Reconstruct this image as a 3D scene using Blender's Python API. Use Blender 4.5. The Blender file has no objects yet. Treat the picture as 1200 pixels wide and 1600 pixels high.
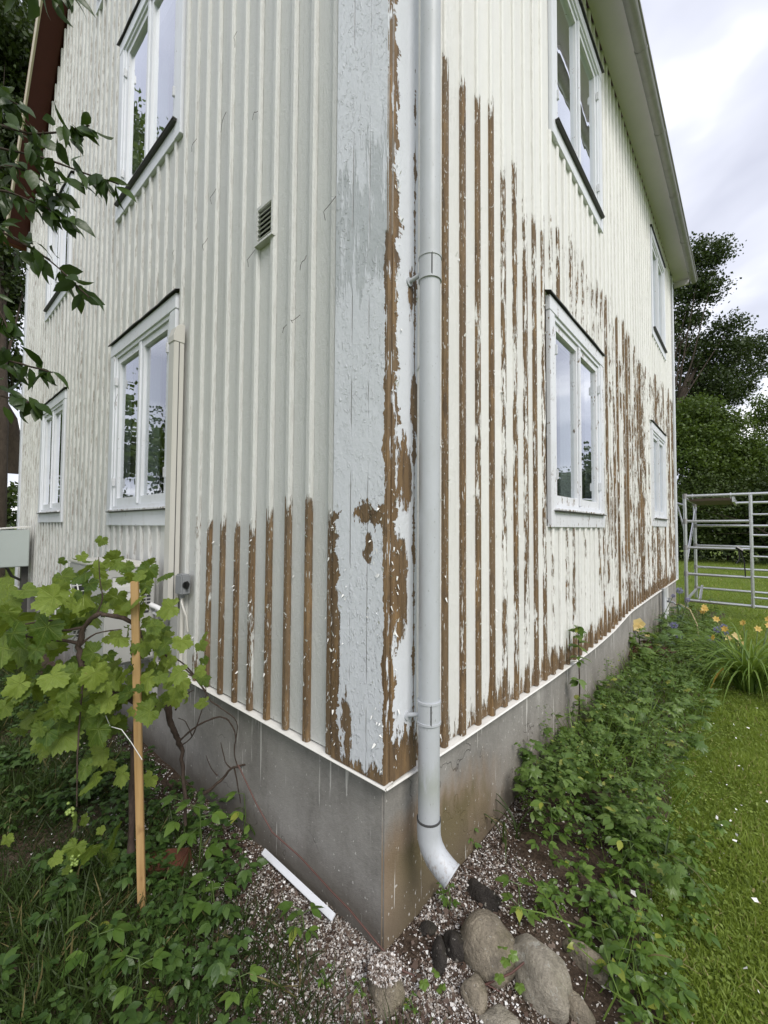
import bpy, math, random
import numpy as np
from mathutils import Vector, Matrix, noise as mnoise
rng = np.random.default_rng(7)
random.seed(7)
S = bpy.context.scene
COL = S.collection
rad = math.radians

# ------------------------------------------------------------------ camera, sky, sun
F = 657.0
ROLL, PITCH, YAW = rad(.35), math.atan(23.5 / 657), rad(41)
EYE = 1.52
fw0 = np.array([-math.sin(YAW), math.cos(YAW), 0.]); rt0 = np.array([math.cos(YAW), math.sin(YAW), 0.]); up0 = np.array([0, 0, 1.])
FW = fw0 * math.cos(PITCH) + up0 * math.sin(PITCH); u_ = up0 * math.cos(PITCH) - fw0 * math.sin(PITCH)
RT = rt0 * math.cos(ROLL) + u_ * math.sin(ROLL); UP = u_ * math.cos(ROLL) - rt0 * math.sin(ROLL)
CAM = np.array([0, 0, EYE]) - fw0 * 1.5 - rt0 * (3 / 657 * 1.5)
cam_data = bpy.data.cameras.new('camera')
cam_data.sensor_fit = 'VERTICAL'; cam_data.sensor_height = 36.0; cam_data.lens = 36 * F / 1600
cam_data.clip_start = .02; cam_data.clip_end = 600
cam = bpy.data.objects.new('camera', cam_data); COL.objects.link(cam)
cam.matrix_world = Matrix(((RT[0], UP[0], -FW[0], CAM[0]), (RT[1], UP[1], -FW[1], CAM[1]), (RT[2], UP[2], -FW[2], CAM[2]), (0, 0, 0, 1)))
S.camera = cam
S.view_settings.view_transform = 'Standard'; S.view_settings.look = 'None'
S.view_settings.exposure = .88; S.view_settings.gamma = 1; S.view_settings.use_curve_mapping = False
S.cycles.max_bounces = 8; S.cycles.transparent_max_bounces = 12

SUN_EL, SUN_AZ = rad(46), rad(112)     # azimuth clockwise from +Y
world = bpy.data.worlds.new('World'); S.world = world; world.use_nodes = True
wt = world.node_tree; wt.nodes.clear()
wo = wt.nodes.new('ShaderNodeOutputWorld'); wb = wt.nodes.new('ShaderNodeBackground')
wsky = wt.nodes.new('ShaderNodeTexSky'); wsky.sky_type = 'NISHITA'; wsky.sun_disc = False
wsky.sun_elevation = SUN_EL; wsky.sun_rotation = SUN_AZ
wtc = wt.nodes.new('ShaderNodeTexCoord'); wsep = wt.nodes.new('ShaderNodeSeparateXYZ')
wt.links.new(wtc.outputs['Generated'], wsep.inputs[0])
def wm(op, a, b):
    n = wt.nodes.new('ShaderNodeMath'); n.operation = op
    for i, v in enumerate((a, b)):
        if isinstance(v, (int, float)): n.inputs[i].default_value = v
        else: wt.links.new(v, n.inputs[i])
    return n.outputs[0]
wz = wm('ADD', wm('MAXIMUM', wsep.outputs[2], 0.0), .35)
wcomb = wt.nodes.new('ShaderNodeCombineXYZ')
wt.links.new(wm('DIVIDE', wsep.outputs[0], wz), wcomb.inputs[0]); wt.links.new(wm('DIVIDE', wsep.outputs[1], wz), wcomb.inputs[1])
wcomb.inputs[2].default_value = 3.7
wn = wt.nodes.new('ShaderNodeTexNoise'); wn.inputs['Scale'].default_value = 1.9; wn.inputs['Detail'].default_value = 5; wn.inputs['Roughness'].default_value = .5
wn.inputs['Distortion'].default_value = .25
wt.links.new(wcomb.outputs[0], wn.inputs['Vector'])
wr = wt.nodes.new('ShaderNodeValToRGB')
wr.color_ramp.elements[0].position = .40; wr.color_ramp.elements[0].color = (.40, .415, .49, 1)
wr.color_ramp.elements[1].position = .68; wr.color_ramp.elements[1].color = (1.0, .99, 1.0, 1)
e_ = wr.color_ramp.elements.new(.53); e_.color = (.55, .565, .635, 1)
wt.links.new(wn.outputs[0], wr.inputs[0])
wmul = wt.nodes.new('ShaderNodeVectorMath'); wmul.operation = 'SCALE'; wmul.inputs['Scale'].default_value = 9.6
wt.links.new(wr.outputs[0], wmul.inputs[0])
wmix = wt.nodes.new('ShaderNodeMix'); wmix.data_type = 'RGBA'; wmix.inputs[0].default_value = .93
wt.links.new(wsky.outputs[0], wmix.inputs[6]); wt.links.new(wmul.outputs[0], wmix.inputs[7])
wt.links.new(wmix.outputs[2], wb.inputs[0]); wb.inputs[1].default_value = .1
wt.links.new(wb.outputs[0], wo.inputs[0])

sl = bpy.data.lights.new('sun', 'SUN'); sl.energy = 1.5; sl.angle = rad(26); sl.color = (1, .96, .9)
so = bpy.data.objects.new('sun', sl); COL.objects.link(so)
sd = Vector((math.sin(SUN_AZ) * math.cos(SUN_EL), math.cos(SUN_AZ) * math.cos(SUN_EL), math.sin(SUN_EL)))
so.rotation_euler = sd.to_track_quat('Z', 'Y').to_euler(); so.location = sd * 40

# ------------------------------------------------------------------ camera-derived measuring helpers
def ray(x, y): return FW + RT * ((x - 600) / F) + UP * ((800 - y) / F)
def A(x, y, d): return CAM + ray(x, y) * d
def G(x, y, z=0.):
    r = ray(x, y); return CAM + r * ((z - CAM[2]) / r[2])

# ------------------------------------------------------------------ shader helpers
class V:
    def __init__(s, nt, sock): s.nt, s.s = nt, sock
    def _m(s, op, *a, clamp=False):
        n = s.nt.nodes.new('ShaderNodeMath'); n.operation = op; n.use_clamp = clamp
        for i, v in enumerate(a):
            if isinstance(v, V): s.nt.links.new(v.s, n.inputs[i])
            else: n.inputs[i].default_value = v
        return V(s.nt, n.outputs[0])
    def __add__(s, o): return s._m('ADD', s, o)
    __radd__ = __add__
    def __sub__(s, o): return s._m('SUBTRACT', s, o)
    def __rsub__(s, o): return s._m('SUBTRACT', o, s)
    def __mul__(s, o): return s._m('MULTIPLY', s, o)
    __rmul__ = __mul__
    def __truediv__(s, o): return s._m('DIVIDE', s, o)
    def __neg__(s): return s * -1
    def abs(s): return s._m('ABSOLUTE', s)
    def clamp(s): return s._m('ADD', s, 0.0, clamp=True)
    def max(s, o): return s._m('MAXIMUM', s, o)
    def min(s, o): return s._m('MINIMUM', s, o)
    def pow(s, o): return s._m('POWER', s, o)
    def step(s, edge, w): return ((s - edge) / w + .5).clamp()       # soft step up

class Mat:
    def __init__(s, name):
        s.m = bpy.data.materials.new(name); s.m.use_nodes = True; s.nt = s.m.node_tree; s.nt.nodes.clear()
        s.out = s.nt.nodes.new('ShaderNodeOutputMaterial'); s._pos = None
    def node(s, t): return s.nt.nodes.new(t)
    def link(s, a, b): s.nt.links.new(a.s if isinstance(a, V) else a, b)
    def pos(s):
        if s._pos is None: s._pos = s.node('ShaderNodeNewGeometry')
        return s._pos.outputs['Position']
    def normal(s):
        s.pos(); return s._pos.outputs['Normal']
    def sep(s, sock):
        n = s.node('ShaderNodeSeparateXYZ'); s.link(sock, n.inputs[0]); return [V(s.nt, o) for o in n.outputs]
    def obj(s):
        return s.node('ShaderNodeTexCoord').outputs['Object']
    def attr(s, name, kind='OBJECT'):
        n = s.node('ShaderNodeAttribute'); n.attribute_type = kind; n.attribute_name = name; return V(s.nt, n.outputs['Fac'])
    def rnd(s):
        return V(s.nt, s.node('ShaderNodeObjectInfo').outputs['Random'])
    def noise(s, scale=(1, 1, 1), sc=1., detail=3., rough=.55, dist=0., vec=None, off=0.):
        v = s.node('ShaderNodeVectorMath'); v.operation = 'MULTIPLY_ADD'
        s.link(vec if vec is not None else s.pos(), v.inputs[0]); v.inputs[1].default_value = scale; v.inputs[2].default_value = (off, off * 1.7, off * .6)
        n = s.node('ShaderNodeTexNoise'); n.inputs['Scale'].default_value = sc; n.inputs['Detail'].default_value = detail
        n.inputs['Roughness'].default_value = rough; n.inputs['Distortion'].default_value = dist
        s.link(v.outputs[0], n.inputs['Vector']); return V(s.nt, n.outputs[0])
    def voro(s, scale=(1, 1, 1), sc=1., feature='F1', vec=None):
        v = s.node('ShaderNodeVectorMath'); v.operation = 'MULTIPLY'
        s.link(vec if vec is not None else s.pos(), v.inputs[0]); v.inputs[1].default_value = scale
        n = s.node('ShaderNodeTexVoronoi'); n.feature = feature; n.inputs['Scale'].default_value = sc
        s.link(v.outputs[0], n.inputs['Vector']); return V(s.nt, n.outputs['Distance'])
    def mix(s, f, a, b):
        n = s.node('ShaderNodeMix'); n.data_type = 'RGBA'
        for i, v in ((0, f), (6, a), (7, b)):
            if isinstance(v, V): s.link(v, n.inputs[i])
            elif isinstance(v, tuple): n.inputs[i].default_value = (*v[:3], 1)
            elif isinstance(v, (int, float)): n.inputs[i].default_value = v
            else: s.link(v, n.inputs[i])
        return n.outputs[2]
    def shade(s, col, f):          # colour * factor
        n = s.node('ShaderNodeVectorMath'); n.operation = 'SCALE'
        if isinstance(col, tuple): n.inputs[0].default_value = col[:3]
        else: s.link(col, n.inputs[0])
        s.link(f, n.inputs['Scale']); return n.outputs[0]
    def bump(s, h, strength=.5, dist=.002):
        n = s.node('ShaderNodeBump'); n.inputs['Strength'].default_value = strength; n.inputs['Distance'].default_value = dist
        s.link(h, n.inputs['Height']); return n.outputs[0]
    def pbr(s, col, rough=.5, bump=None, metal=0., spec=.5, coat=0.):
        p = s.node('ShaderNodeBsdfPrincipled')
        for k, v in (('Base Color', col), ('Roughness', rough), ('Metallic', metal), ('Specular IOR Level', spec)):
            if isinstance(v, tuple): p.inputs[k].default_value = (*v[:3], 1)
            elif isinstance(v, (int, float)): p.inputs[k].default_value = v
            else: s.link(v, p.inputs[k])
        if bump is not None: s.link(bump, p.inputs['Normal'])
        s.p = p; s.link(p.outputs[0], s.out.inputs[0]); return s.m

def simple(name, col, rough=.5, var=.15, sc=8., bumps=0., bsc=60., metal=0., spec=.5):
    m = Mat(name); n = m.noise(sc=sc, detail=5, rough=.6)
    c = m.shade(col, n * (2 * var) + (1 - var))
    b = m.bump(m.noise(sc=bsc, detail=4), bumps, .003) if bumps else None
    return m.pbr(c, rough, b, metal, spec)

WOOD = (.245, .135, .058)
def wood_color(m, t):
    g1 = m.noise((70, 70, 2.2), detail=5, rough=.7, dist=.4)
    g2 = m.noise((9, 9, 1.6), detail=3)
    g3 = m.noise((22, 22, 3.5), detail=5, rough=.7, off=61); g4 = m.noise((30, 30, 6), detail=4, rough=.7, off=77)
    c = m.mix(g1.step(.52, .4), (.215, .136, .066), (.078, .049, .027))
    c = m.mix(g3.step(.57, .12) * .70, c, (.285, .178, .080)); c = m.mix(g4.step(.60, .08) * .65, c, (.055, .036, .022))
    return m.mix((g2.step(.54, .3)) * .5, c, (.18, .135, .088))

def clad_mat(name, paint, wall):
    m = Mat(name); x, y, z = m.sep(m.pos()); t = -x if wall == 'L' else y
    u = m.sep(m.obj())[0 if wall == 'L' else 1]
    peel, bare = m.attr('peel'), m.attr('bare')
    n1 = m.noise((46, 46, 4.2), detail=6, rough=.70)
    n2 = m.noise((130, 130, 22), detail=4, rough=.65)
    n3 = m.noise((6, 6, .9), detail=2, off=5)
    h = ((peel - z) / .22 + .5 + (n1 - .5) * 1.6).clamp()
    low = ((.80 - z) / .2).clamp() * (.30 if wall == 'L' else .50)
    v = bare - .03 + low * peel.step(.3, .1) + (n1 - .5) * 1.35 + (n2 - .5) * .62 + (n3 - .5) * .7
    edge = (u.abs() - .028).max(0.) * 9.0
    v = v + edge * bare
    mask = (v * h).step(.5, .05)
    # flecks of surviving paint on the bare wood
    fl = m.noise((150, 150, 26), detail=4, rough=.65, off=9).step(.635, .03)
    mask = mask * (1 - fl)
    # weathered cracks in the paint, and gap shade painted along the batten joints
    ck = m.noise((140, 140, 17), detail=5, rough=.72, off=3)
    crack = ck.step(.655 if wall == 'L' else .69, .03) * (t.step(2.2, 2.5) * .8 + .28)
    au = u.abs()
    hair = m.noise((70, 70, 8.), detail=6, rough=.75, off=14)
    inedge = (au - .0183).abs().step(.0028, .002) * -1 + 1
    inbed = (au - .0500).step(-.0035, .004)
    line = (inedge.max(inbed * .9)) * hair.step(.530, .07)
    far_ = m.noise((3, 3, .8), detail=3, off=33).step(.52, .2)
    crack = crack.max(line * ((t.step(2.0, 2.2) * .62 + .20) * (far_ * .6 + .4) if wall == 'L' else far_ * .22))  # joint lines with their painted gap shade join the crack mask
    tint = m.noise((.9, .9, .25), detail=3) * .14 + .90 + m.rnd() * .07
    dirt = m.noise((24, 24, 4.5), detail=6, rough=.7, off=2)
    col = m.shade(m.mix(dirt.step(.60, .3) * (t.step(2.2, 2.5) * .22 + .16), paint, (paint[0] * .80, paint[1] * .80, paint[2] * .76)), tint)
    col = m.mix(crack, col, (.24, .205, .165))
    col = m.mix(mask, col, wood_color(m, t))
    blis = m.noise((34, 34, 12), detail=6, rough=.7, dist=1.2, off=1)
    brush = m.noise((240, 240, 10), detail=2)
    ridge = m.voro((46, 46, 15), feature='DISTANCE_TO_EDGE').step(.02, .06)
    fineb = m.noise((110, 110, 45), detail=5, rough=.75, dist=1.5, off=17)
    hgt = blis * .8 + fineb * .55 + brush * .10 + ridge * .10 - mask * .5 - crack * .35
    ro = mask * .35 + .42
    return m.pbr(col, ro, m.bump(hgt, .75, .008), spec=.4)

def corner_mat():
    m = Mat('corner_board_paint'); x, y, z = m.sep(m.pos()); nx = m.sep(m.normal())[0].abs().step(.5, .2)
    wa = m.noise((24, 24, 9), detail=7, rough=.72, off=41); wb_ = m.noise((20, 20, 10), detail=7, rough=.72, off=57)
    tl = -x; tr = y; twl = tl + (wa - .5) * .11; twr = tr + (wa - .5) * .055; zw = z + (wb_ - .5) * .22
    n1 = m.noise((30, 30, 5), detail=5, rough=.7)
    n2 = m.noise((120, 120, 40), detail=3, rough=.6)
    zl = m.noise((0.01, 0.01, 5.), detail=5, rough=.7)
    zl2 = m.noise((0.01, 0.01, 9.), detail=5, rough=.7, off=11)
    jag = (n1 - .5) * .9 + (n2 - .5) * .4
    def ell(t, t0, z0, rt, rz):
        t = twl if t is tl else twr
        a = (t - t0) / rt; b = (zw - z0) / rz
        return 1 - (a * a + b * b)
    # left face
    below = ((1.60 - z) / .05 + (n1 - .5) * 2).clamp()
    s1 = ((zl - .44) * .22 + (wa - .5) * .08 + .024 - (.276 - tl)) / .02
    bl = s1.min(below * 3 - 1.5) + jag * .4
    bl = bl.max(ell(tl, .075, 1.565, .085, .036) + jag * 1.7)
    bl = bl.max(ell(tl, .075, 1.44, .026, .055) + jag * 1.2)
    bl = bl.max(ell(tl, .255, 1.04, .03, .22) + jag * 1.7)
    bl = bl.max(ell(tl, .19, .72, .022, .2) + jag * 2.2 - .2)
    bl = bl.max(((.70 - z) / .08) + jag * 3.2 - .55)
    s2 = ((zl2 - .47) * .06 + .004 - tl) / .008
    bl = bl.max(s2.min(((2.6 - z) / .1)) + jag * .5)
    # right face
    w = (zl - .5) * .26 + (wa - .5) * .09 + .056 - ((z - 2.4) / 1.5).clamp() * .018 - ((1.15 - z) / .25).clamp() * .018
    br = (w - tr + (n1 - .5) * .05) / .010
    keep = (m.noise((42, 42, 7), detail=5, rough=.65, off=4) - .5) * 3.4 - .28
    br = br.min(-keep * 3)
    w2 = .004 + ((zl2 - .50) * .07 + (wb_ - .5) * .05).max(-.002)
    br = br.max((w2 - (tr - .158).abs()) / .006 + jag * .6 - ((z - 3.0) / .4).clamp() * 2)
    br = br.max(ell(tr, .165, 1.99, .035, .11) + jag * 1.8); br = br.max(ell(tr, .10, 1.72, .05, .16) + jag * 3. - .3); br = br.max(ell(tr, .07, 1.30, .05, .22) + jag * 2.6 - .2)
    br = br.max(ell(tr, .135, 2.42, .02, .12) + jag * 3.0 - .4)
    br = br.max(((.84 - z) / .12) + jag * 3.2 - .65)
    mask = (m_mix(m, nx, bl, br)).step(0., .1)
    fl = n2.step(.70, .03); mask = mask * (1 - fl)
    # grey undercoat where the top coat has worn off the left face
    uc = ((z - 2.25) / .25).clamp() * ((3.55 - z) / .8).clamp()
    str_ = m.noise((26, 26, 3.0), detail=5, rough=.7, off=6)
    under = (uc * .62 + (str_ - .5) * 1.6).step(.52, .10) * (1 - nx)
    tint = m.noise((6, 6, 1.2), detail=3) * .14 + .93
    col = m.shade(m.mix(under * .85, (.68, .70, .735), (.45, .475, .485)), tint)
    crk = m.voro((8, 8, 1.1), feature='DISTANCE_TO_EDGE')
    crack = ((tl - .175).abs().step(.0022, .002) * -1 + 1).max((tl - .085).abs().step(.0016, .0015) * -1 + 1) * (1 - nx) * m.noise((8, 8, 4), detail=4, off=8).step(.5, .1)
    spk = m.noise((160, 160, 40), detail=2, off=12).step(.73, .02)
    col = m.mix((crack * .75).max(spk * .7), col, (.2, .19, .18))
    col = m.mix(mask, col, wood_color(m, tl))
    bl1 = m.noise((85, 85, 50), detail=5, rough=.7, dist=.5)
    bl2 = m.noise((17, 17, 9), detail=4, rough=.6, dist=.4, off=3)
    flk = m.noise((60, 60, 38), detail=4, rough=.65, dist=.6, off=23).step(.60, .10) * m.noise((7, 7, 3), detail=2, off=29).step(.47, .2)
    hg = bl1 * .28 + bl2 * .55 + flk * .38 * (1 - nx) + under * -.2 - mask * .8 - crack * .5
    return m.pbr(col, mask * .35 + .38, m.bump(hg, .75, .009), spec=.42)
def m_mix(m, f, a, b): return a * (1 - f) + b * f

def trim_mat(name, paint, amt, thr=.0):
    m = Mat(name); x, y, z = m.sep(m.pos())
    n1 = m.noise((26, 26, 9), detail=5, rough=.7); n2 = m.noise((120, 120, 50), detail=3)
    v = (n1 - .5) * 1.35 + (n2 - .5) * .7 + amt
    mask = v.step(.42, .05)
    dirt = m.noise((14, 14, 6), detail=5).step(.6, .2) * .16
    col = m.mix(dirt, paint, (.42, .40, .36)); col = m.mix(mask, col, wood_color(m, x))
    h = m.noise((60, 60, 25), detail=5, rough=.7) * .8 - mask
    return m.pbr(col, mask * .4 + .38, m.bump(h, .35, .002), spec=.4)

def leaf_mat(name, c0, c1, c2=None, rough=.42, trans=.35, objrnd=False, spec=.4, vein=0.):
    m = Mat(name)
    r = m.rnd() if objrnd else m.attr('rnd', 'GEOMETRY')
    n = m.noise(sc=35., detail=3)
    f = (r * .75 + n * .5 - .12).clamp()
    col = m.mix(f, c0, c1)
    if c2: col = m.mix(r.step(.965, .01), col, c2)
    b = m.bump(m.noise(sc=90., detail=3), .35, .003)
    p = m.node('ShaderNodeBsdfPrincipled'); m.link(col, p.inputs['Base Color']); p.inputs['Roughness'].default_value = rough
    p.inputs['Specular IOR Level'].default_value = spec; m.link(b, p.inputs['Normal'])
    t = m.node('ShaderNodeBsdfTranslucent'); m.link(m.mix(.4, col, (c1[0] * 1.6, c1[1] * 1.5, c1[2] * .7)), t.inputs[0])
    mx = m.node('ShaderNodeMixShader'); mx.inputs[0].default_value = trans
    m.link(p.outputs[0], mx.inputs[1]); m.link(t.outputs[0], mx.inputs[2]); m.link(mx.outputs[0], m.out.inputs[0])
    return m.m

def plaster_mat():
    m = Mat('foundation_plaster'); x, y, z = m.sep(m.pos()); nx = m.sep(m.normal())[0].abs().step(.5, .2)
    n = m.noise(sc=5., detail=6, rough=.65); n2 = m.noise(sc=60., detail=4, rough=.7)
    col = m.mix(n.step(.5, .35), (.205, .195, .178), (.30, .286, .264))
    col = m.shade(col, n2 * .5 + .75)
    n3 = m.noise((3, 3, 1.1), detail=6, rough=.7, off=19); col = m.mix(n3.step(.56, .2) * .45, col, (.36, .345, .32)); col = m.mix((1 - n3).step(.58, .15) * .4, col, (.15, .142, .13))
    pore = m.noise(sc=170., detail=3, off=13).step(.70, .03); col = m.mix(pore * .5, col, (.10, .095, .085))
    wv = m.noise(sc=3., detail=4, off=2); hc = ((wv - .5).abs().step(.004, .004) * -1 + 1) * m.noise(sc=1.7, detail=2, off=44).step(.56, .05); col = m.mix(hc * .7, col, (.07, .065, .06))
    # run-off stain by the spout: ochre and mossy green
    st = ((1 - (y - .25).abs() / .85).clamp() * ((.50 - z) / .36).clamp() * nx)
    sn = m.noise((7, 7, 2.2), detail=5, rough=.7, off=2)
    col = m.mix((st * 1.9 + (sn - .5) * 1.1).step(.38, .5) * .62 * st.step(.05, .1), col, (.22, .135, .06))
    gn = m.noise((8, 8, 3), detail=5, off=6)
    col = m.mix((st * 1.6 + (gn - .5) * 1.6).step(.62, .35) * .75 * (y.step(.12, .15)), col, (.085, .075, .022))
    # damp line just above the soil
    lowz = (.14 - z + (sn - .5) * .16).step(0., .14)
    col = m.mix(lowz * .6, col, (.075, .06, .042))
    tan = (1 - z.step(.3, .35)) * nx * .25
    col = m.mix(tan, col, (.28, .22, .15))
    # thin runs of white paint
    dr = m.noise((38, 38, 1.5), detail=3, rough=.5, off=21); dr2 = m.noise((70, 70, 9.), detail=2, off=5)
    d = (dr + (z - .45) * .12).step(.655, .02) * (dr2.step(.36, .1))
    spl = m.noise((75, 75, 45), detail=2, off=31).step(.70, .02)
    col = m.mix(d.max(spl) * .75, col, (.62, .60, .56))
    fine = m.noise(sc=230., detail=3, rough=.6)
    return m.pbr(col, .85, m.bump(fine * .8 + n2 * .9 + n * .6 - pore * .6 - hc * .8, .55, .005), spec=.25)

M = {}
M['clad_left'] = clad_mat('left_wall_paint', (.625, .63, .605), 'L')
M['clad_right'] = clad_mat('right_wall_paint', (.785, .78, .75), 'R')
M['corner'] = corner_mat()
M['trim'] = trim_mat('white_trim_paint', (.73, .75, .79), .12)
M['trim_worn'] = trim_mat('worn_white_trim_paint', (.73, .74, .77), .23)
M['sill_worn'] = trim_mat('cracked_sill_paint', (.70, .71, .73), .34)
M['plaster'] = plaster_mat()
M['flash'] = simple('dark_flashing_metal', (.055, .053, .047), .5, .4, 25, .3)
M['strip'] = simple('white_drip_strip', (.70, .69, .65), .45, .12, 20)
M['pipe'] = simple('white_pipe_enamel', (.44, .465, .485), .3, .06, 7, .05, 90, spec=.5)
def pipe_mat():
    m = Mat('white_pipe_enamel'); x, y, z = m.sep(m.pos()); n = m.noise((9, 9, 3), detail=6, rough=.7); f = m.noise((110, 110, 40), detail=4, rough=.7, off=3)
    c = m.mix(n.step(.56, .25) * .35, (.46, .48, .505), (.33, .34, .325)); c = m.mix(f.step(.68, .03) * .65, c, (.13, .12, .10))
    sm = ((1 - (z - .60).abs() / .10).clamp() * n.step(.48, .12)); c = m.mix(sm * .5, c, (.27, .29, .22))
    low = ((.40 - z) / .1).clamp() * f.step(.56, .1); c = m.mix(low * .7, c, (.2, .13, .08))
    return m.pbr(c, n * .3 + .34, m.bump(n, .12, .01), spec=.45)
M['pipe'] = pipe_mat()
M['seam'] = simple('dark_seam', (.06, .06, .06), .6, .2)
M['gutter'] = simple('grey_gutter_steel', (.30, .29, .285), .45, .25, 12, .1)
M['soffit'] = simple('soffit_paint', (.60, .575, .58), .6, .07, 5)
M['verge'] = simple('dark_red_paint', (.085, .017, .011), .55, .2, 10)
M['verge_edge'] = simple('cream_edge_paint', (.6, .52, .38), .5, .1)
M['tile'] = simple('red_roof_tile', (.22, .07, .04), .7, .3, 6, .3)
M['interior'] = simple('interior_wall', (.30, .285, .26), .8, .1)
M['floor'] = simple('interior_floor', (.16, .11, .07), .6, .2)
M['hinge'] = simple('painted_hinge', (.62, .63, .65), .4, .2, 60)
M['beige'] = simple('beige_plastic', (.58, .565, .52), .4, .05)
M['acgrey'] = simple('grey_sheet_metal', (.40, .40, .385), .42, .08, 6)
M['acdark'] = simple('dark_slot', (.03, .03, .03), .6, .1)
M['acpale'] = simple('pale_grille_plastic', (.55, .55, .53), .4, .05)
M['boxgrey'] = simple('grey_plastic', (.24, .25, .26), .4, .1)
M['black'] = simple('black_plastic', (.012, .012, .013), .35, .2)
M['wrap'] = simple('white_pipe_wrap', (.7, .7, .7), .4, .15, 40, .4)
M['cabinet'] = simple('pale_green_grey_enamel', (.46, .51, .49), .4, .06, 4)
M['alu'] = simple('aluminium_tube', (.62, .63, .64), .34, .15, 14, .05, metal=.85)
M['deck'] = simple('brown_deck_plywood', (.12, .085, .06), .7, .25, 9)
M['stake'] = None
def stake_mat():
    m = Mat('raw_pine'); g = m.noise((60, 60, 3), detail=5, rough=.6, dist=.5); k = m.noise((14, 14, 8), detail=2).step(.68, .05)
    c = m.mix(g.step(.5, .4), (.50, .33, .15), (.36, .215, .085)); c = m.mix(k * .6, c, (.2, .1, .04))
    return m.pbr(c, .6, m.bump(g, .3, .002))
M['stake'] = stake_mat()
M['brick'] = simple('old_red_brick', (.10, .034, .017), .85, .4, 18, .6, 50)
def bark_mat(name, c, v):
    m = Mat(name); n = m.noise((1, 1, .35), sc=v, detail=6, rough=.7, dist=.8)
    return m.pbr(m.mix(n.step(.5, .4), tuple(k * .5 for k in c), c), .85, m.bump(n, .8, .01), spec=.2)
M['bark'] = bark_mat('dark_bark', (.07, .055, .042), 14)
M['vine_bark'] = bark_mat('vine_bark', (.105, .075, .06), 70)
M['twig'] = bark_mat('twig_bark', (.08, .058, .045), 60)
M['bramble'] = simple('reddish_runner', (.10, .045, .035), .55, .3, 40)
M['stem'] = simple('green_stem', (.075, .12, .03), .5, .25, 30)
M['dry'] = simple('dry_straw_stem', (.35, .29, .16), .7, .2, 30)

def stone_mat(name, c, moss=.3):
    m = Mat(name); o = m.obj(); n = m.noise(vec=o, sc=16, detail=7, rough=.7); n2 = m.noise(vec=o, sc=110, detail=4, rough=.7); n3 = m.noise(vec=o, sc=9, detail=3, off=4); n4 = m.noise(vec=o, sc=26, detail=6, rough=.75, off=15)
    col = m.mix(n.step(.5, .4), tuple(k * .55 for k in c), c); col = m.shade(col, n2 * .7 + .65)
    col = m.mix(n3.step(.58, .15) * moss, col, (.10, .092, .03))
    col = m.mix(n4.step(.57, .08) * .5, col, tuple(k * .35 for k in c)); col = m.mix((1 - n4).step(.60, .06) * .55, col, tuple(min(.6, k * 1.5) for k in c))
    sp = m.noise(vec=o, sc=60, detail=2, off=8).step(.68, .03)
    col = m.mix(sp * .6, col, (.5, .48, .42))
    return m.pbr(col, .8, m.bump(n * 1.2 + n2 * .7 + n4 * .8, 1., .02), spec=.3)
M['stone'] = stone_mat('grey_brown_stone', (.40, .345, .26), .45)
M['stone_pale'] = stone_mat('pale_stone', (.50, .45, .36), .25)
M['stone_dark'] = stone_mat('dark_wet_stone', (.06, .052, .045), .15)

def ground_mat():
    m = Mat('lawn_ground'); n = m.noise(sc=.6, detail=5, rough=.6); n2 = m.noise(sc=14, detail=5, rough=.7); n3 = m.noise(sc=120, detail=3)
    c = m.mix(n.step(.5, .4), (.10, .15, .022), (.16, .22, .04)); c = m.mix(n2.step(.62, .2) * .4, c, (.13, .11, .05))
    c = m.shade(c, n3 * .8 + .6)
    return m.pbr(c, .9, m.bump(n2 + n3, .8, .03), spec=.15)
M['ground'] = ground_mat()
def soil_mat():
    m = Mat('mulch_soil'); n = m.noise(sc=9, detail=6, rough=.7); n2 = m.noise(sc=70, detail=5, rough=.7); sp = m.voro(sc=120.)
    c = m.mix(n2.step(.5, .3), (.035, .024, .017), (.11, .078, .055)); c = m.mix(n.step(.6, .2) * .5, c, (.15, .12, .09))
    return m.pbr(c, .9, m.bump(n2 + n * 2, 1., .012), spec=.2)
M['soil'] = soil_mat()
def chip_mat(name='paint_chips'):
    m = Mat(name); r = m.attr('rnd', 'GEOMETRY')
    cr = m.node('ShaderNodeValToRGB'); m.link(r, cr.inputs[0]); el = cr.color_ramp; el.interpolation = 'CONSTANT'
    el.elements[0].position = 0; el.elements[0].color = (.09, .06, .045, 1)
    el.elements[1].position = .26; el.elements[1].color = (.16, .12, .095, 1)
    for p, c in ((.40, (.29, .245, .205)), (.56, (.43, .385, .345)), (.74, (.60, .57, .54)), (.90, (.78, .77, .75))):
        e = el.elements.new(p); e.color = (*c, 1)
    return m.pbr(cr.outputs[0], .6, spec=.3)
M['chips'] = chip_mat()

def glass_mat(name, k):
    m = Mat(name); fr = m.node('ShaderNodeFresnel'); fr.inputs[0].default_value = 1.5
    b = m.bump(m.noise((1, 1, .6), sc=2.6, detail=2), .10, .02)
    g = m.node('ShaderNodeBsdfGlossy'); g.inputs['Roughness'].default_value = 0.; g.inputs[0].default_value = (.93, .95, .98, 1); m.link(b, g.inputs['Normal'])
    t = m.node('ShaderNodeBsdfTransparent'); t.inputs[0].default_value = (.82, .86, .85, 1)
    m.pos(); bk_ = V(m.nt, m._pos.outputs['Backfacing'])
    f = (V(m.nt, fr.outputs[0]) * k + .04).min(.95) * (1 - bk_)
    mx = m.node('ShaderNodeMixShader'); m.link(f, mx.inputs[0]); m.link(t.outputs[0], mx.inputs[1]); m.link(g.outputs[0], mx.inputs[2])
    m.link(mx.outputs[0], m.out.inputs[0]); return m.m
M['glass'] = glass_mat('window_glass', 2.7)
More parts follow.
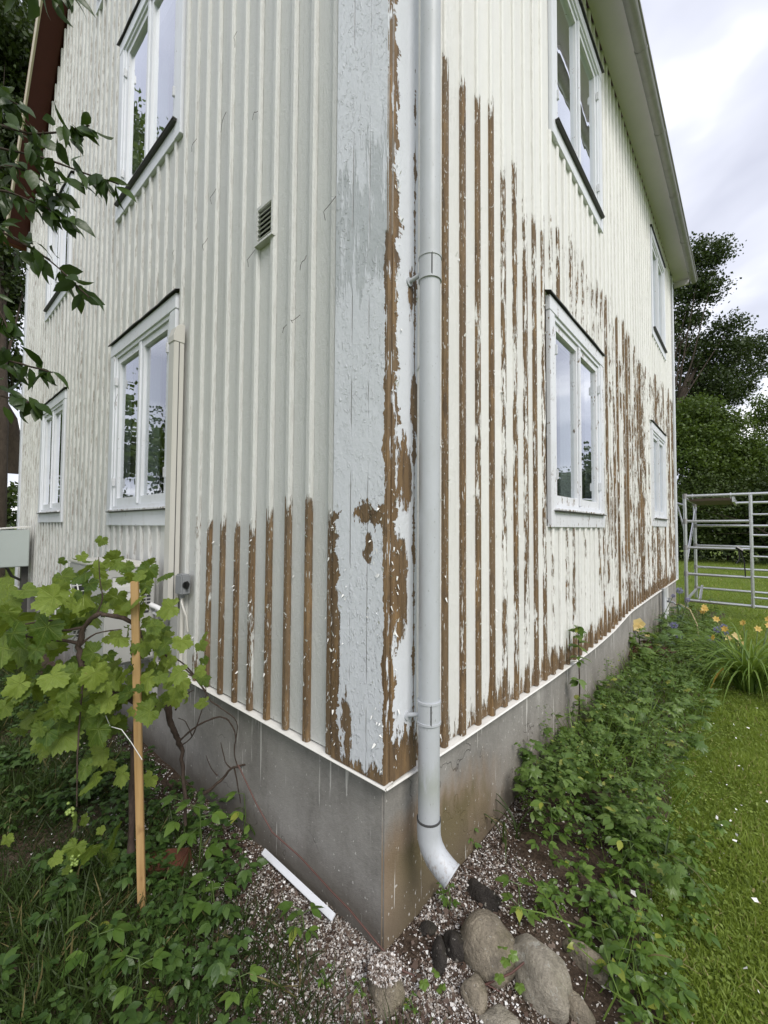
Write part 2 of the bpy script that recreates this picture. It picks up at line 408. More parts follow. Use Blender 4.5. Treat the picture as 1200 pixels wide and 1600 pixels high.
def curtain_mat():
    m = Mat('white_curtain'); d = m.node('ShaderNodeBsdfDiffuse'); d.inputs[0].default_value = (.72, .74, .76, 1)
    t = m.node('ShaderNodeBsdfTranslucent'); t.inputs[0].default_value = (.7, .72, .74, 1)
    mx = m.node('ShaderNodeMixShader'); mx.inputs[0].default_value = .3
    m.link(d.outputs[0], mx.inputs[1]); m.link(t.outputs[0], mx.inputs[2]); m.link(mx.outputs[0], m.out.inputs[0]); return m.m
M['curtain'] = curtain_mat()

def grape_mat(name, c0, c1):
    m = Mat(name); r = m.rnd(); o = m.obj(); x, y, z = m.sep(o); n = m.noise(vec=o, sc=4., detail=4); nn = m.noise(vec=o, sc=14., detail=3)
    vein = None
    for a in (0, 62, -62, 118, -118):
        ca, sa = math.cos(rad(a)), math.sin(rad(a)); along = x * sa + y * ca; ac = (x * ca - y * sa).abs()
        q = ((ac - .004) / (along.max(.02) * -.018 + .026)).clamp() * -1 + 1; q = q * along.step(.02, .02)
        sd_ = ((along * 7.5 - ac * 6.5)._m('FRACT', along * 7.5 - ac * 6.5) - .5).abs().step(.06, .06) * -1 + 1; q = q.max(sd_ * .45 * along.step(.1, .05) * (1 - ac.step(.26, .1)))
        vein = q if vein is None else vein.max(q)
    f = (r * .8 + n * .6 - .22).clamp(); col = m.mix(f, c0, c1); col = m.mix(vein * .5, col, (c1[0] * 1.35, c1[1] * 1.25, c1[2] * 1.6))
    spot = (nn * .7 + r * .14).step(.60, .04); col = m.mix(spot * .7, col, (.20, .135, .04))
    p = m.node('ShaderNodeBsdfPrincipled'); m.link(col, p.inputs['Base Color']); p.inputs['Roughness'].default_value = .42; p.inputs['Specular IOR Level'].default_value = .4
    m.link(m.bump(nn * .5 - vein * .6 + n, .6, .01), p.inputs['Normal'])
    t = m.node('ShaderNodeBsdfTranslucent'); m.link(m.mix(.4, col, (c1[0] * 1.6, c1[1] * 1.5, c1[2] * .7)), t.inputs[0])
    mx = m.node('ShaderNodeMixShader'); mx.inputs[0].default_value = .38
    m.link(p.outputs[0], mx.inputs[1]); m.link(t.outputs[0], mx.inputs[2]); m.link(mx.outputs[0], m.out.inputs[0]); return m.m
M['grape_berry'] = simple('unripe_grape', (.22, .30, .07), .35, .1)
M['grape'] = leaf_mat('unused_leaf', (.055, .115, .012), (.20, .29, .05), objrnd=True, trans=.4)
M['grape'] = grape_mat('grape_leaf', (.035, .085, .009), (.25, .33, .055))
M['cherry'] = leaf_mat('cherry_leaf', (.022, .048, .010), (.055, .095, .02), objrnd=True, trans=.3, rough=.35)
M['weed'] = leaf_mat('weed_leaf', (.055, .115, .02), (.15, .24, .045), (.30, .34, .06), trans=.35, rough=.34)
M['weed_dimmed'] = leaf_mat('dimmed_weed_leaf', (.026, .062, .013), (.08, .14, .03), trans=.25)  # weed leaf darkened, vignette of the left bed put into its colour
M['bed'] = leaf_mat('bed_leaf', (.06, .12, .022), (.175, .26, .065), (.30, .33, .07), trans=.35, rough=.34)
M['grass'] = leaf_mat('grass_blade', (.14, .205, .028), (.275, .355, .068), (.42, .36, .17), rough=.5, trans=.4)
M['grass_dark'] = leaf_mat('long_grass_blade', (.022, .043, .009), (.058, .092, .02), (.2, .17, .07), rough=.5, trans=.3)
M['oak'] = leaf_mat('oak_leaf', (.022, .040, .010), (.055, .085, .020), rough=.5, trans=.25)
M['lime'] = leaf_mat('lime_tree_leaf', (.04, .075, .012), (.11, .165, .028), rough=.5, trans=.3)
M['hedge'] = leaf_mat('hedge_leaf', (.028, .052, .012), (.085, .125, .028), rough=.5, trans=.25)
M['strap'] = leaf_mat('daylily_leaf', (.085, .16, .025), (.19, .28, .055), trans=.35)
M['grey_leaf'] = leaf_mat('greyish_leaf', (.07, .11, .06), (.13, .18, .11), trans=.25)
M['petal_yellow'] = leaf_mat('pale_yellow_petal', (.62, .48, .18), (.75, .62, .30), trans=.4)
M['petal_orange'] = leaf_mat('orange_yellow_petal', (.58, .36, .07), (.74, .57, .18), trans=.4)
M['petal_red'] = leaf_mat('red_petal', (.30, .02, .02), (.45, .05, .05), trans=.3)
M['thistle'] = leaf_mat('blue_thistle_spine', (.17, .17, .33), (.36, .35, .55), trans=.1)
M['yleaf'] = leaf_mat('yellowed_leaf', (.45, .28, .04), (.55, .38, .08), trans=.3)
M['maroon'] = leaf_mat('maroon_leaf', (.06, .02, .018), (.10, .035, .03), trans=.2)

# ------------------------------------------------------------------ geometry helpers
def empty(name, loc=(0, 0, 0), label=None, cat=None, group=None):
    o = bpy.data.objects.new(name, None); o.empty_display_size = .1; o.location = loc; COL.objects.link(o)
    if label: o['label'] = label
    if cat: o['category'] = cat
    if group: o['group'] = group
    return o
def tag(o, label=None, cat=None, group=None, kind=None):
    if label: o['label'] = label
    if cat: o['category'] = cat
    if group: o['group'] = group
    if kind: o['kind'] = kind
    return o
def link(name, me, parent=None, loc=None):
    o = bpy.data.objects.new(name, me); COL.objects.link(o)
    if parent is not None: o.parent = parent
    if loc is not None: o.location = loc
    return o

class MB:
    def __init__(s): s.v, s.f = [], []
    def add(s, vs, fs):
        b = len(s.v); s.v += [tuple(map(float, q)) for q in vs]; s.f += [tuple(b + i for i in f) for f in fs]; return s
    def box(s, a, b):
        x0, y0, z0 = [min(p, q) for p, q in zip(a, b)]; x1, y1, z1 = [max(p, q) for p, q in zip(a, b)]
        return s.add([(x0, y0, z0), (x1, y0, z0), (x1, y1, z0), (x0, y1, z0), (x0, y0, z1), (x1, y0, z1), (x1, y1, z1), (x0, y1, z1)],
                     [(0, 3, 2, 1), (4, 5, 6, 7), (0, 1, 5, 4), (1, 2, 6, 5), (2, 3, 7, 6), (3, 0, 4, 7)])
    def tube(s, pts, r, n=8, cap=True):
        pts = [Vector(p) for p in pts]; N = len(pts)
        rr = r if isinstance(r, (list, tuple)) else [r] * N
        vs, fs = [], []; prev = None
        for i, p in enumerate(pts):
            d = (pts[min(i + 1, N - 1)] - pts[max(i - 1, 0)]).normalized()
            if prev is None: a = d.orthogonal().normalized()
            else:
                a = prev - d * prev.dot(d)
                a = a.normalized() if a.length > 1e-6 else d.orthogonal().normalized()
            prev = a; b = d.cross(a)
            for k in range(n):
                th = 2 * math.pi * k / n; vs.append(p + (a * math.cos(th) + b * math.sin(th)) * rr[i])
        for i in range(N - 1):
            for k in range(n):
                k2 = (k + 1) % n; fs.append((i * n + k, i * n + k2, (i + 1) * n + k2, (i + 1) * n + k))
        if cap:
            b0 = len(vs); vs += vs[:n] + vs[(N - 1) * n:N * n]
            fs += [tuple(range(b0 + n - 1, b0 - 1, -1)), tuple(range(b0 + n, b0 + 2 * n))]
        return s.add(vs, fs)
    def prism(s, poly, ax, a, b):       # extrude 2-D polygon along axis ax
        n = len(poly)
        def mk(p, c): q = list(p); q.insert(ax, c); return tuple(q)
        return s.add([mk(p, a) for p in poly] + [mk(p, b) for p in poly],
                     [tuple(range(n - 1, -1, -1)), tuple(range(n, 2 * n))] + [(i, (i + 1) % n, n + (i + 1) % n, n + i) for i in range(n)])
    def build(s, name, mat, parent=None, smooth=False, bevel=0., loc=None, xf=None):
        vs = s.v if xf is None else [xf(p) for p in s.v]
        me = bpy.data.meshes.new(name); me.from_pydata(vs, [], s.f); me.materials.append(M[mat] if isinstance(mat, str) else mat)
        import bmesh
        bm = bmesh.new(); bm.from_mesh(me); bmesh.ops.recalc_face_normals(bm, faces=bm.faces)
        if bevel: bmesh.ops.bevel(bm, geom=[e for e in bm.edges if len(e.link_faces) == 2 and e.calc_face_angle(0) > .6], offset=bevel, segments=2, affect='EDGES', clamp_overlap=True)
        bm.to_mesh(me); bm.free()
        if smooth: me.polygons.foreach_set('use_smooth', [True] * len(me.polygons))
        me.update()
        return link(name, me, parent, loc)

def LW(p): return (-p[0], -p[1], p[2])      # wall-local (t along wall, off outward, z) -> world
def RW(p): return (p[1], p[0], p[2])
XF = {'L': LW, 'R': RW}

def scatter(name, tv, tf, pos, d, nh, scale, mat, parent=None, rnd=None, smooth=True, widths=None):
    """many copies of one small template (Y = length, X = width, Z = normal) joined in one mesh"""
    tv = np.asarray(tv, float); pos = np.asarray(pos, float); N = len(pos); n = len(tv)
    d = d / (np.linalg.norm(d, axis=1, keepdims=True) + 1e-9)
    x = np.cross(d, nh); x /= (np.linalg.norm(x, axis=1, keepdims=True) + 1e-9); z = np.cross(x, d)
    sc = np.broadcast_to(np.asarray(scale, float).reshape(-1, 1, 1), (N, 1, 1)) if np.ndim(scale) else scale
    w = 1. if widths is None else np.asarray(widths).reshape(-1, 1, 1)
    P = pos[:, None, :] + (tv[None, :, 0:1] * w * x[:, None, :] + tv[None, :, 1:2] * d[:, None, :] + tv[None, :, 2:3] * z[:, None, :]) * sc
    P = P.reshape(-1, 3)
    me = bpy.data.meshes.new(name); me.vertices.add(N * n); me.vertices.foreach_set('co', P.astype(np.float32).ravel())
    lens = np.array([len(f) for f in tf]); flat = np.concatenate([np.array(f) for f in tf])
    loops = (flat[None, :] + (np.arange(N) * n)[:, None]).ravel(); tot = np.tile(lens, N)
    me.loops.add(len(loops)); me.loops.foreach_set('vertex_index', loops.astype(np.int32))
    me.polygons.add(len(tot)); me.polygons.foreach_set('loop_start', np.concatenate([[0], np.cumsum(tot)[:-1]]).astype(np.int32))
    me.polygons.foreach_set('loop_total', tot.astype(np.int32))
    if smooth: me.polygons.foreach_set('use_smooth', np.ones(len(tot), bool))
    me.update(calc_edges=True)
    at = me.attributes.new('rnd', 'FLOAT', 'POINT')
    r = rng.random(N) if rnd is None else rnd
    at.data.foreach_set('value', np.repeat(r, n).astype(np.float32))
    me.materials.append(M[mat] if isinstance(mat, str) else mat)
    return link(name, me, parent)

OV = [(0, 0, 0), (-.20, .22, .05), (0, .25, 0), (.20, .22, .05), (-.27, .5, .03), (0, .52, -.015), (.27, .5, .03), (-.16, .78, -.02), (0, .8, -.05), (.16, .78, -.02), (0, 1.02, -.14)]
OVF = [(0, 2, 1), (0, 3, 2), (1, 2, 5, 4), (2, 3, 6, 5), (4, 5, 8, 7), (5, 6, 9, 8), (7, 8, 10), (8, 9, 10)]
DI = [(0, 0, 0), (-.30, .45, .06), (.30, .45, .06), (0, 1, -.06), (0, .45, 0)]     # cheap folded leaf
DIF = [(0, 4, 1), (0, 2, 4), (1, 4, 3), (4, 2, 3)]
QD = [(0, 0, 0), (-.34, .4, .08), (.34, .4, .0), (0, 1, -.05)]
QDF = [(0, 2, 1), (1, 2, 3)]
def blade_t(k=3, w=.05, bend=.35):
    v, f = [], []
    for i in range(k):
        a = i / k; v += [(-w * (1 - a * .6), a, bend * a * a), (w * (1 - a * .6), a, bend * a * a)]
    v.append((0, 1, bend)); 
    for i in range(k - 1): f.append((2 * i, 2 * i + 1, 2 * i + 3, 2 * i + 2))
    f.append((2 * k - 2, 2 * k - 1, 2 * k)); return v, f
def lobed(lobes, serr=.05, seed=0, cup=.10, size=1.):
    """fan leaf: lobes = [(angle deg, length)], petiole joins at the origin, tip along +Y"""
    r = random.Random(seed); pts = []
    n = len(lobes)
    for i, (a, l) in enumerate(lobes):
        if i: 
            a0, l0 = lobes[i - 1]; am = (a0 + a) / 2; pts.append((am, min(l0, l) * .66))
        for da, k in ((-9, .80), (-4.5, .88), (0, 1.0), (4.5, .90), (9, .80)):
            pts.append((a + da, l * (k + r.uniform(-serr, serr))))
    pts = [(-168, .30)] + pts + [(168, .30)]
    v = [(0, 0, 0)]; mid = []
    for a, l in pts:
        q = rad(a); v.append((math.sin(q) * l * .55, math.cos(q) * l * .55, cup * .35 * l + r.uniform(-.012, .012)))
    for a, l in pts:
        q = rad(a); v.append((math.sin(q) * l, math.cos(q) * l, -cup * l * l * 1.3 + r.uniform(-.06, .05)))
    m = len(pts); f = []
    for i in range(m - 1):
        f.append((0, 1 + i, 2 + i)); f.append((1 + i, 1 + m + i, 2 + m + i, 2 + i))
    return [tuple(c * size for c in p) for p in v], f
def grape_leaf(seed, cup):
    r = random.Random(seed); key = [(-172, .22), (-150, .50), (-118, .70 + r.uniform(-.06, .06)), (-92, .62), (-62, .90 + r.uniform(-.06, .06)), (-31, .70 + r.uniform(-.05, .08)), (0, 1.0), (31, .70 + r.uniform(-.05, .08)), (62, .90 + r.uniform(-.06, .06)), (92, .62), (118, .70 + r.uniform(-.06, .06)), (150, .50), (172, .22)]
    an = np.linspace(-172, 172, 41); ra = np.interp(an, [k[0] for k in key], [k[1] for k in key]) * (1 + .075 * np.where(np.arange(41) % 2, 1, -1)) + np.array([r.uniform(-.03, .03) for _ in an])
    m = len(an); v = [(0, 0, 0)]; ph = r.uniform(0, 6)
    for s_, wv in ((.5, .02), (1., .07)):
        for a, l in zip(an, ra):
            q = rad(a); rid = .05 * s_ * math.cos(q * 360 / 62) ; v.append((math.sin(q) * l * s_, math.cos(q) * l * s_, rid - cup * (l * s_) ** 2 + wv * math.sin(q * 3 + ph) + r.uniform(-.015, .015)))
    f = []
    for i in range(m - 1): f += [(0, 1 + i, 2 + i), (1 + i, 1 + m + i, 2 + m + i, 2 + i)]
    return v, f
GRAPE_L = [(-128, .62), (-68, .78), (0, 1.0), (68, .78), (128, .62)]
GER_L = [(-125, .7), (-82, .9), (-40, .98), (0, 1.05), (40, .98), (82, .9), (125, .7)]

def mesh_of(name, v, f, mat, smooth=True):
    me = bpy.data.meshes.new(name); me.from_pydata([tuple(p) for p in v], [], f); me.materials.append(M[mat])
    if smooth: me.polygons.foreach_set('use_smooth', [True] * len(me.polygons))
    at = me.attributes.new('rnd', 'FLOAT', 'POINT'); at.data.foreach_set('value', np.full(len(v), random.random(), np.float32))
    me.update(); return me
def orient(pos, d, nh, s, w=1.):
    d = Vector(d).normalized(); x = d.cross(Vector(nh))
    x = x.normalized() if x.length > 1e-5 else d.orthogonal().normalized()
    z = x.cross(d); m = Matrix(((x[0] * s * w, d[0] * s, z[0] * s, pos[0]), (x[1] * s * w, d[1] * s, z[1] * s, pos[1]), (x[2] * s * w, d[2] * s, z[2] * s, pos[2]), (0, 0, 0, 1)))
    return m
def unit(n): 
    v = rng.normal(size=(n, 3)); return v / np.linalg.norm(v, axis=1, keepdims=True)
#@@STRUCTURE
# ------------------------------------------------------------------ ground
def sheet(name, pts_fn, nx, ny, mat, kind='structure'):
    v = [pts_fn(i / nx, j / ny) for j in range(ny + 1) for i in range(nx + 1)]
    f = [(j * (nx + 1) + i, j * (nx + 1) + i + 1, (j + 1) * (nx + 1) + i + 1, (j + 1) * (nx + 1) + i) for j in range(ny) for i in range(nx)]
    me = bpy.data.meshes.new(name); me.from_pydata(v, [], f); me.materials.append(M[mat]); me.polygons.foreach_set('use_smooth', [True] * len(f))
    o = link(name, me); o['kind'] = kind; return o
def bumps(x, y): return .012 * mnoise.noise(Vector((x * 2.3, y * 2.3, 1))) + .006 * mnoise.noise(Vector((x * 7, y * 7, 4)))
def gz(x, y): return bumps(x, y)
def ground_pt(u, w):
    a = (u * 2 - 1); b = (w * 2 - 1)
    x = math.copysign(abs(a) ** 3 * 298 + abs(a) * 2, a); y = math.copysign(abs(b) ** 3 * 298 + abs(b) * 2, b)
    r = max(abs(x), abs(y)); return (x, y, (gz(x, y) if r < 12 else 0) - .012)
sheet('ground', ground_pt, 120, 120, 'ground')
# soil bed along the two walls
def bed_edge(y): return .62 + .08 * mnoise.noise(Vector((0, y * 1.7, 3))) + .16 * math.exp(-((y - .2) / .5) ** 2)
def bed_right(u, w):
    y = -1.6 + w * 10.2; x1 = bed_edge(max(y, -.2)) if y > -.3 else .75; x = -.06 + u * (x1 + .06)
    return (x, y, gz(x, y) + .004 + .022 * math.sin(math.pi * min(1, max(0, u))) * (1 if y > .8 else .35))
sheet('flower_bed', bed_right, 16, 160, 'soil')
def bed_left(u, w):
    x = -.06 - u * 8.5; y = .06 - w * (1.15 + .1 * mnoise.noise(Vector((x * 1.5, 0, 6)))); return (x, y, gz(x, y) + .004)
sheet('flower_bed', bed_left, 140, 18, 'soil')

# ------------------------------------------------------------------ house
house = empty('house', (0, 0, 0), 'tall cream wooden house with peeling vertical battens above a grey plaster foundation', 'house')
WL, WR = 7.2, 8.0
EAVE, SL = 6.10, .90
def roofz(t): return min(6.30 + .78 * t, 5.86 + SL * (WL - t))
def base_z(w, t):
    if w == 'L': return .625 + .02 * min(1, t / 4)
    xs = [0, .4, 1.6, 2.6, 3.2, 4.0, 5.4, 8.0]; zs = [.618, .60, .565, .556, .572, .64, .646, .645]
    return float(np.interp(t, xs, zs))
WIN = {'L': [(1.80, 3.07, 1.52, 3.03), (1.80, 3.07, 4.11, 5.69), (4.58, 5.74, 1.55, 2.99), (4.62, 5.74, 4.10, 5.42), (2.62, 3.86, 6.62, 7.9)],
       'R': [(1.64, 2.985, 1.525, 3.07), (1.72, 3.05, 4.245, 5.80), (5.50, 6.74, 1.55, 2.97), (5.68, 6.93, 4.24, 5.78)]}
CW = .095

# foundation
MB().box((-WL + .03, .03, -.4), (-.03, WR - .03, .60)).build('foundation', 'plaster', house, bevel=.007)
# core walls with openings
def core(w, length, top_fn, zlo):
    ts = sorted({.03, length - .03, *[t + s * (CW + .0) for a in WIN[w] for t, s in ((a[0], 1), (a[1], -1))], *np.arange(.6, length - .2, .6)})
    zs = sorted({zlo, 5.8, *[a[2] + .13 for a in WIN[w]], *[a[3] - .10 for a in WIN[w]]})
    mb = MB()
    for i in range(len(ts) - 1):
        for j in range(len(zs) - 1):
            tc, zc = (ts[i] + ts[i + 1]) / 2, (zs[j] + zs[j + 1]) / 2
            if any(a[0] + CW < tc < a[1] - CW and a[2] + .13 < zc < a[3] - .10 for a in WIN[w]): continue
            if zs[j + 1] > top_fn(tc) - .05: continue
            mb.box((ts[i], -.04, zs[j]), (ts[i + 1], -.17, zs[j + 1]))
    return mb.build('wall', 'interior', house, xf=XF[w])
core('L', WL, roofz, .60)
core('R', WR, lambda t: 6.2, .60)
MB().box((-WL + .03, WR - .17, .60), (-.17, WR - .04, 6.0)).build('wall', 'interior', house)
MB().box((-WL + .04, .17, .60), (-WL + .17, WR - .17, 6.0)).build('wall', 'interior', house)
for zz in (.62, 3.35, 5.95): MB().box((-WL + .18, .18, zz), (-.18, WR - .18, zz + .12)).build('floor', 'floor', house)
MB().box((-3.7, .18, .75), (-3.6, WR - .2, 5.9)).build('inner_wall', 'interior', house)
MB().box((-WL + .2, 3.6, .75), (-.2, 3.7, 5.9)).build('inner_wall', 'interior', house)

# battens and boards, cut round the windows
PITCHB = .1455
def spans(w, t, z0, z1, half=0.):
    out = [(z0, z1)]
    for a in WIN[w]:
        if a[0] - half < t < a[1] + half:
            nxt = []
            for s, e in out:
                lo, hi = a[2] + .008, a[3] - .008
                if hi <= s or lo >= e: nxt.append((s, e)); continue
                if lo - s > .02: nxt.append((s, lo))
                if e - hi > .02: nxt.append((hi, e))
            out = nxt
    return out
R_PEEL = [(0, 3.7), (.40, 3.56), (.55, 3.60), (.7, 3.68), (.85, 3.72), (1.0, 3.58), (1.15, 3.58), (1.3, 3.52), (1.6, 3.58), (1.8, 3.62), (2.4, 3.76), (3.0, 3.72), (4., 3.70), (5.6, 3.68), (7.6, 3.85), (8, 3.9)]
rb = random.Random(3)
def batten_props(w, t, zc):
    if w == 'L':
        if t < 1.34: return 1.59 + rb.uniform(-.07, .05), rb.uniform(.64, .88)
        if t < 1.52: return 1.60, .42
        return 0., 0.
    pk = float(np.interp(t, [p[0] for p in R_PEEL], [p[1] for p in R_PEEL])) + rb.uniform(-.10, .10)
    if t < .92: b = rb.uniform(.66, .90)
    elif t < 1.62: b = rb.uniform(.40, .68)
    elif t < 3.0: b = rb.uniform(.28, .50) if zc < 1.6 else rb.uniform(.40, .60)
    else: b = rb.uniform(.40, .72)
    return pk, b
def board_props(w, t):
    if w == 'L': return (1.2 if t < 1.45 else 0.), (.10 if t < 1.45 else 0.)
    pk = float(np.interp(t, [p[0] for p in R_PEEL], [p[1] for p in R_PEEL]))
    if t < .95: return pk - .9, .17
    if t < 1.65: return pk - .5, .19
    if t < 3.0: return pk - .2, .18
    return pk - .1, rb.uniform(.06, .30)
BP = [(-.0200, -.019), (-.0182, -.006), (-.0105, 0), (.0105, 0), (.0182, -.006), (.0200, -.019)]
def clad(w, length, first, mat):
    n = int((length - first - .05) / PITCHB) + 1; xf = XF[w]
    ts = [first + k * PITCHB + rb.uniform(-.003, .003) for k in range(n)]
    top = (lambda t: roofz(t) - .02) if w == 'L' else (lambda t: 6.12)
    def piece(name, poly, t, z0, z1, pr, slant=0.):
        jit = rb.uniform(-.0015, .0015)
        mb = MB(); k = len(poly)
        mb.add([(u, o + jit, z0) for u, o in poly] + [(u, o + jit, z1 + slant * u) for u, o in poly],
               [tuple(range(k - 1, -1, -1)), tuple(range(k, 2 * k))] + [(i, (i + 1) % k, k + (i + 1) % k, k + i) for i in range(k)])
        o = mb.build(name, mat, house, xf=lambda p: xf(p), loc=xf((t, 0, 0)))
        o['peel'], o['bare'] = pr; return o
    for t in ts:
        for z0, z1 in spans(w, t, base_z(w, t), top(t), .02):
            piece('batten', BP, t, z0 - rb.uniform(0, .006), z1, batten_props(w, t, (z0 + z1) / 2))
    edges = [(.15 if w == 'R' else .25)] + ts
    for k in range(len(ts)):
        a, b = (edges[k], edges[k + 1])
        if b - a < .03: continue
        t = (a + b) / 2; hw = (b - a) / 2 - .001
        poly = [(-hw, -.036), (-hw, -.018), (hw, -.018), (hw, -.036)]
        for z0, z1 in spans(w, t, base_z(w, t) + .004, min(top(a), top(b)), 0.):
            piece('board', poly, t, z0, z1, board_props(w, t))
    return ts
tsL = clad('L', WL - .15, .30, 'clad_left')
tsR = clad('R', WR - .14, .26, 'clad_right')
# corner boards
cb = MB().box((-.276, -.006, .618), (.006, .020, 6.4)).build('corner_board', 'corner', house, bevel=.004)
tag(cb, 'wide blue-white corner board with blistered paint and brown bare patches')
tag(MB().box((-.020, .0212, .612), (.006, .18, 6.1)).build('corner_board', 'corner', house, bevel=.003), 'narrow right-hand corner board with a bare brown strip along its edge')
MB().box((-WL + .01, -.006, .64), (-WL + .14, .02, 5.9)).build('corner_board', 'trim', house, bevel=.003)
MB().box((-.02, WR - .12, .64), (.006, WR + .006, 6.1)).build('corner_board', 'trim', house, bevel=.003)
# drip strips under the cladding (follow its wavy lower edge)
def drip(w, length):
    mb = MB(); xs = np.linspace(0 if w == 'R' else -.012, length, 40)
    for i in range(len(xs) - 1):
        a, b = xs[i], xs[i + 1]; za, zb = base_z(w, a), base_z(w, b)
        q = lambda t, z: [(t, -.035, z - .004), (t, .008, z - .008), (t, .013, z - .013), (t, .008, z - .019), (t, -.035, z - .016)]
        vs = q(a, za) + q(b, zb); mb.add(vs, [(k, (k + 1) % 5, 5 + (k + 1) % 5, 5 + k) for k in range(5)])
    return mb.build('drip_strip', 'strip', house, xf=XF[w])
drip('L', WL - .02); drip('R', WR - .02)

def window(w, t0, t1, z0, z1, worn=False, dark_sill=False, near=True, curtain='folds', label=None):
    xf = XF[w]; tm = 'trim_worn' if worn else 'trim'
    mk = lambda name, mb, mat, par, bv=0., **k: mb.build(name, mat, par, bevel=bv, xf=xf, **k)
    i0, i1, j0, j1 = t0 + CW, t1 - CW, z0 + .135, z1 - .10
    fr = MB()                                  # fixed frame round the opening
    fr.box((i0 - .01, .0, j0 - .03), (i0 + .028, -.12, j1 + .01)); fr.box((i1 - .028, 0, j0 - .03), (i1 + .01, -.12, j1 + .01))
    fr.box((i0 + .028, 0, j1 - .028), (i1 - .028, -.12, j1 + .01)); fr.box((i0 + .028, 0, j0 - .03), (i1 - .028, -.12, j0 + .02))
    win = mk('window', fr, 'trim', house)
    if label: win['label'] = label
    for a, b in (((t0, -.02, z0), (t0 + CW - .004, .009, z1 - .102)), ((t1 - CW + .004, -.02, z0), (t1, .009, z1 - .102)),
                 ((t0 - .004, -.02, z1 - .10), (t1 + .004, .011, z1)), ((t0 + CW - .002, -.02, z0), (t1 - CW + .002, .007, z0 + .105))):
        mk('casing', MB().box(a, b), tm, win, .003)
    # head flashing: thin dark sheet, slightly ragged
    fl = MB(); n = 9
    for k in range(n):
        a, b = t0 - .03 + (t1 - t0 + .06) * k / n, t0 - .03 + (t1 - t0 + .06) * (k + 1) / n
        ja, jb = (.006 * mnoise.noise(Vector((q * 5, z1, 0))) for q in (a, b))
        fl.add([(a, -.018, z1 + .022), (b, -.018, z1 + .022), (b, .027 + jb, z1 + .003 + jb), (a, .027 + ja, z1 + .003 + ja),
                (a, -.018, z1 + .028), (b, -.018, z1 + .028), (b, .028 + jb, z1 + .009 + jb), (a, .028 + ja, z1 + .009 + ja)],
               [(0, 1, 2, 3), (4, 7, 6, 5), (3, 2, 6, 7), (0, 4, 5, 1)])
    mk('head_flashing', fl, 'flash', win)
    mk('sill', MB().box((t0 + CW - .045, -.05, z0 + .112), (t1 - CW + .045, .036, z0 + .124)), 'flash' if dark_sill else 'sill_worn', win, .002)
    mk('sill_underside', MB().box((t0 + CW - .04, -.02, z0 + .1055), (t1 - CW + .04, .031, z0 + .1115)), 'flash', win)  # thin dark strip for the underside of the sill
    c = (i0 + i1) / 2; s0, s1, b0, b1 = i0 + .030, i1 - .030, j0 + .022, j1 - .030; sw, sh = .046, .062
    for a, b in ((s0, c - .004), (c + .004, s1)):
        sm = MB()
        sm.box((a, -.012, b0), (a + sw, -.055, b1)); sm.box((b - sw, -.012, b0), (b, -.055, b1))
        sm.box((a + sw, -.013, b0), (b - sw, -.055, b0 + sh)); sm.box((a + sw, -.013, b1 - .048), (b - sw, -.055, b1))
        sa = mk('sash', sm, tm if near else 'trim', win)
        mk('pane', MB().box((a + sw - .004, -.034, b0 + sh - .004), (b - sw + .004, -.038, b1 - .044)), 'glass', win)
    mk('meeting_bar', MB().box((c - .020, .002, b0 + .005), (c + .020, -.0118, b1 - .005)), tm, win, .004)
    if near:
        for tt in ((i0 + .03), (i1 - .03)):
            for q in (.16, .84): mk('hinge', MB().box((tt - .010, .012, b0 + (b1 - b0) * q - .035), (tt + .010, -.011, b0 + (b1 - b0) * q + .035)), 'hinge', win, .003)
    # curtains behind the glass
    def cloth(a, b, lo, hi, off, amp, waves):
        n = max(8, int((b - a) * 60)); v = []; f = []
        for i in range(n + 1):
            q = i / n; o = off - amp * (1 + math.sin(q * waves * 6.28 + math.sin(q * 17) * .8))
            v += [(a + (b - a) * q, o, lo), (a + (b - a) * q, o + .01 * math.sin(q * 30), hi)]
        for i in range(n): f.append((2 * i, 2 * i + 2, 2 * i + 3, 2 * i + 1))
        return mk('curtain', MB().add(v, f), 'curtain', win, 0., smooth=True)
    if curtain == 'folds':
        cloth(i0, i0 + (i1 - i0) * .30, j0, j1, -.20, .03, 5); cloth(i1 - (i1 - i0) * .30, i1, j0, j1, -.20, .03, 5)
    elif curtain == 'sheer':
        cloth(i0, i1, j0, j1, -.20, .025, 14)
    elif curtain == 'half':
        cloth(i0, i1, j0, j0 + (j1 - j0) * .60, -.16, .008, 12); cloth(i0, i1, j1 - .18, j1, -.2, .03, 7)
    return win
window('L', *WIN['L'][0], worn=False, curtain='folds', label='ground floor window beside the pipe trunking on the left wall')
window('L', *WIN['L'][1], dark_sill=True, curtain='folds', label='upstairs window above the trunking on the left wall')
window('L', *WIN['L'][2], near=False, curtain='folds', label='small ground floor window near the far left corner')
window('L', *WIN['L'][3], dark_sill=True, near=False, curtain='folds', label='far upstairs window behind the hanging branches')
window('L', *WIN['L'][4], dark_sill=True, near=False, curtain='sheer', label='attic window cut by the top edge of the photo')
window('R', *WIN['R'][0], worn=True, curtain='folds', label='ground floor window with flaking white casing on the right wall')
window('R', *WIN['R'][1], dark_sill=True, curtain='folds', label='upstairs window with dark sill close under the eave')
window('R', *WIN['R'][2], worn=True, near=False, curtain='folds', label='ground floor window near the far right corner')
window('R', *WIN['R'][3], dark_sill=True, near=False, curtain='folds', label='far upstairs window near the end of the gutter')

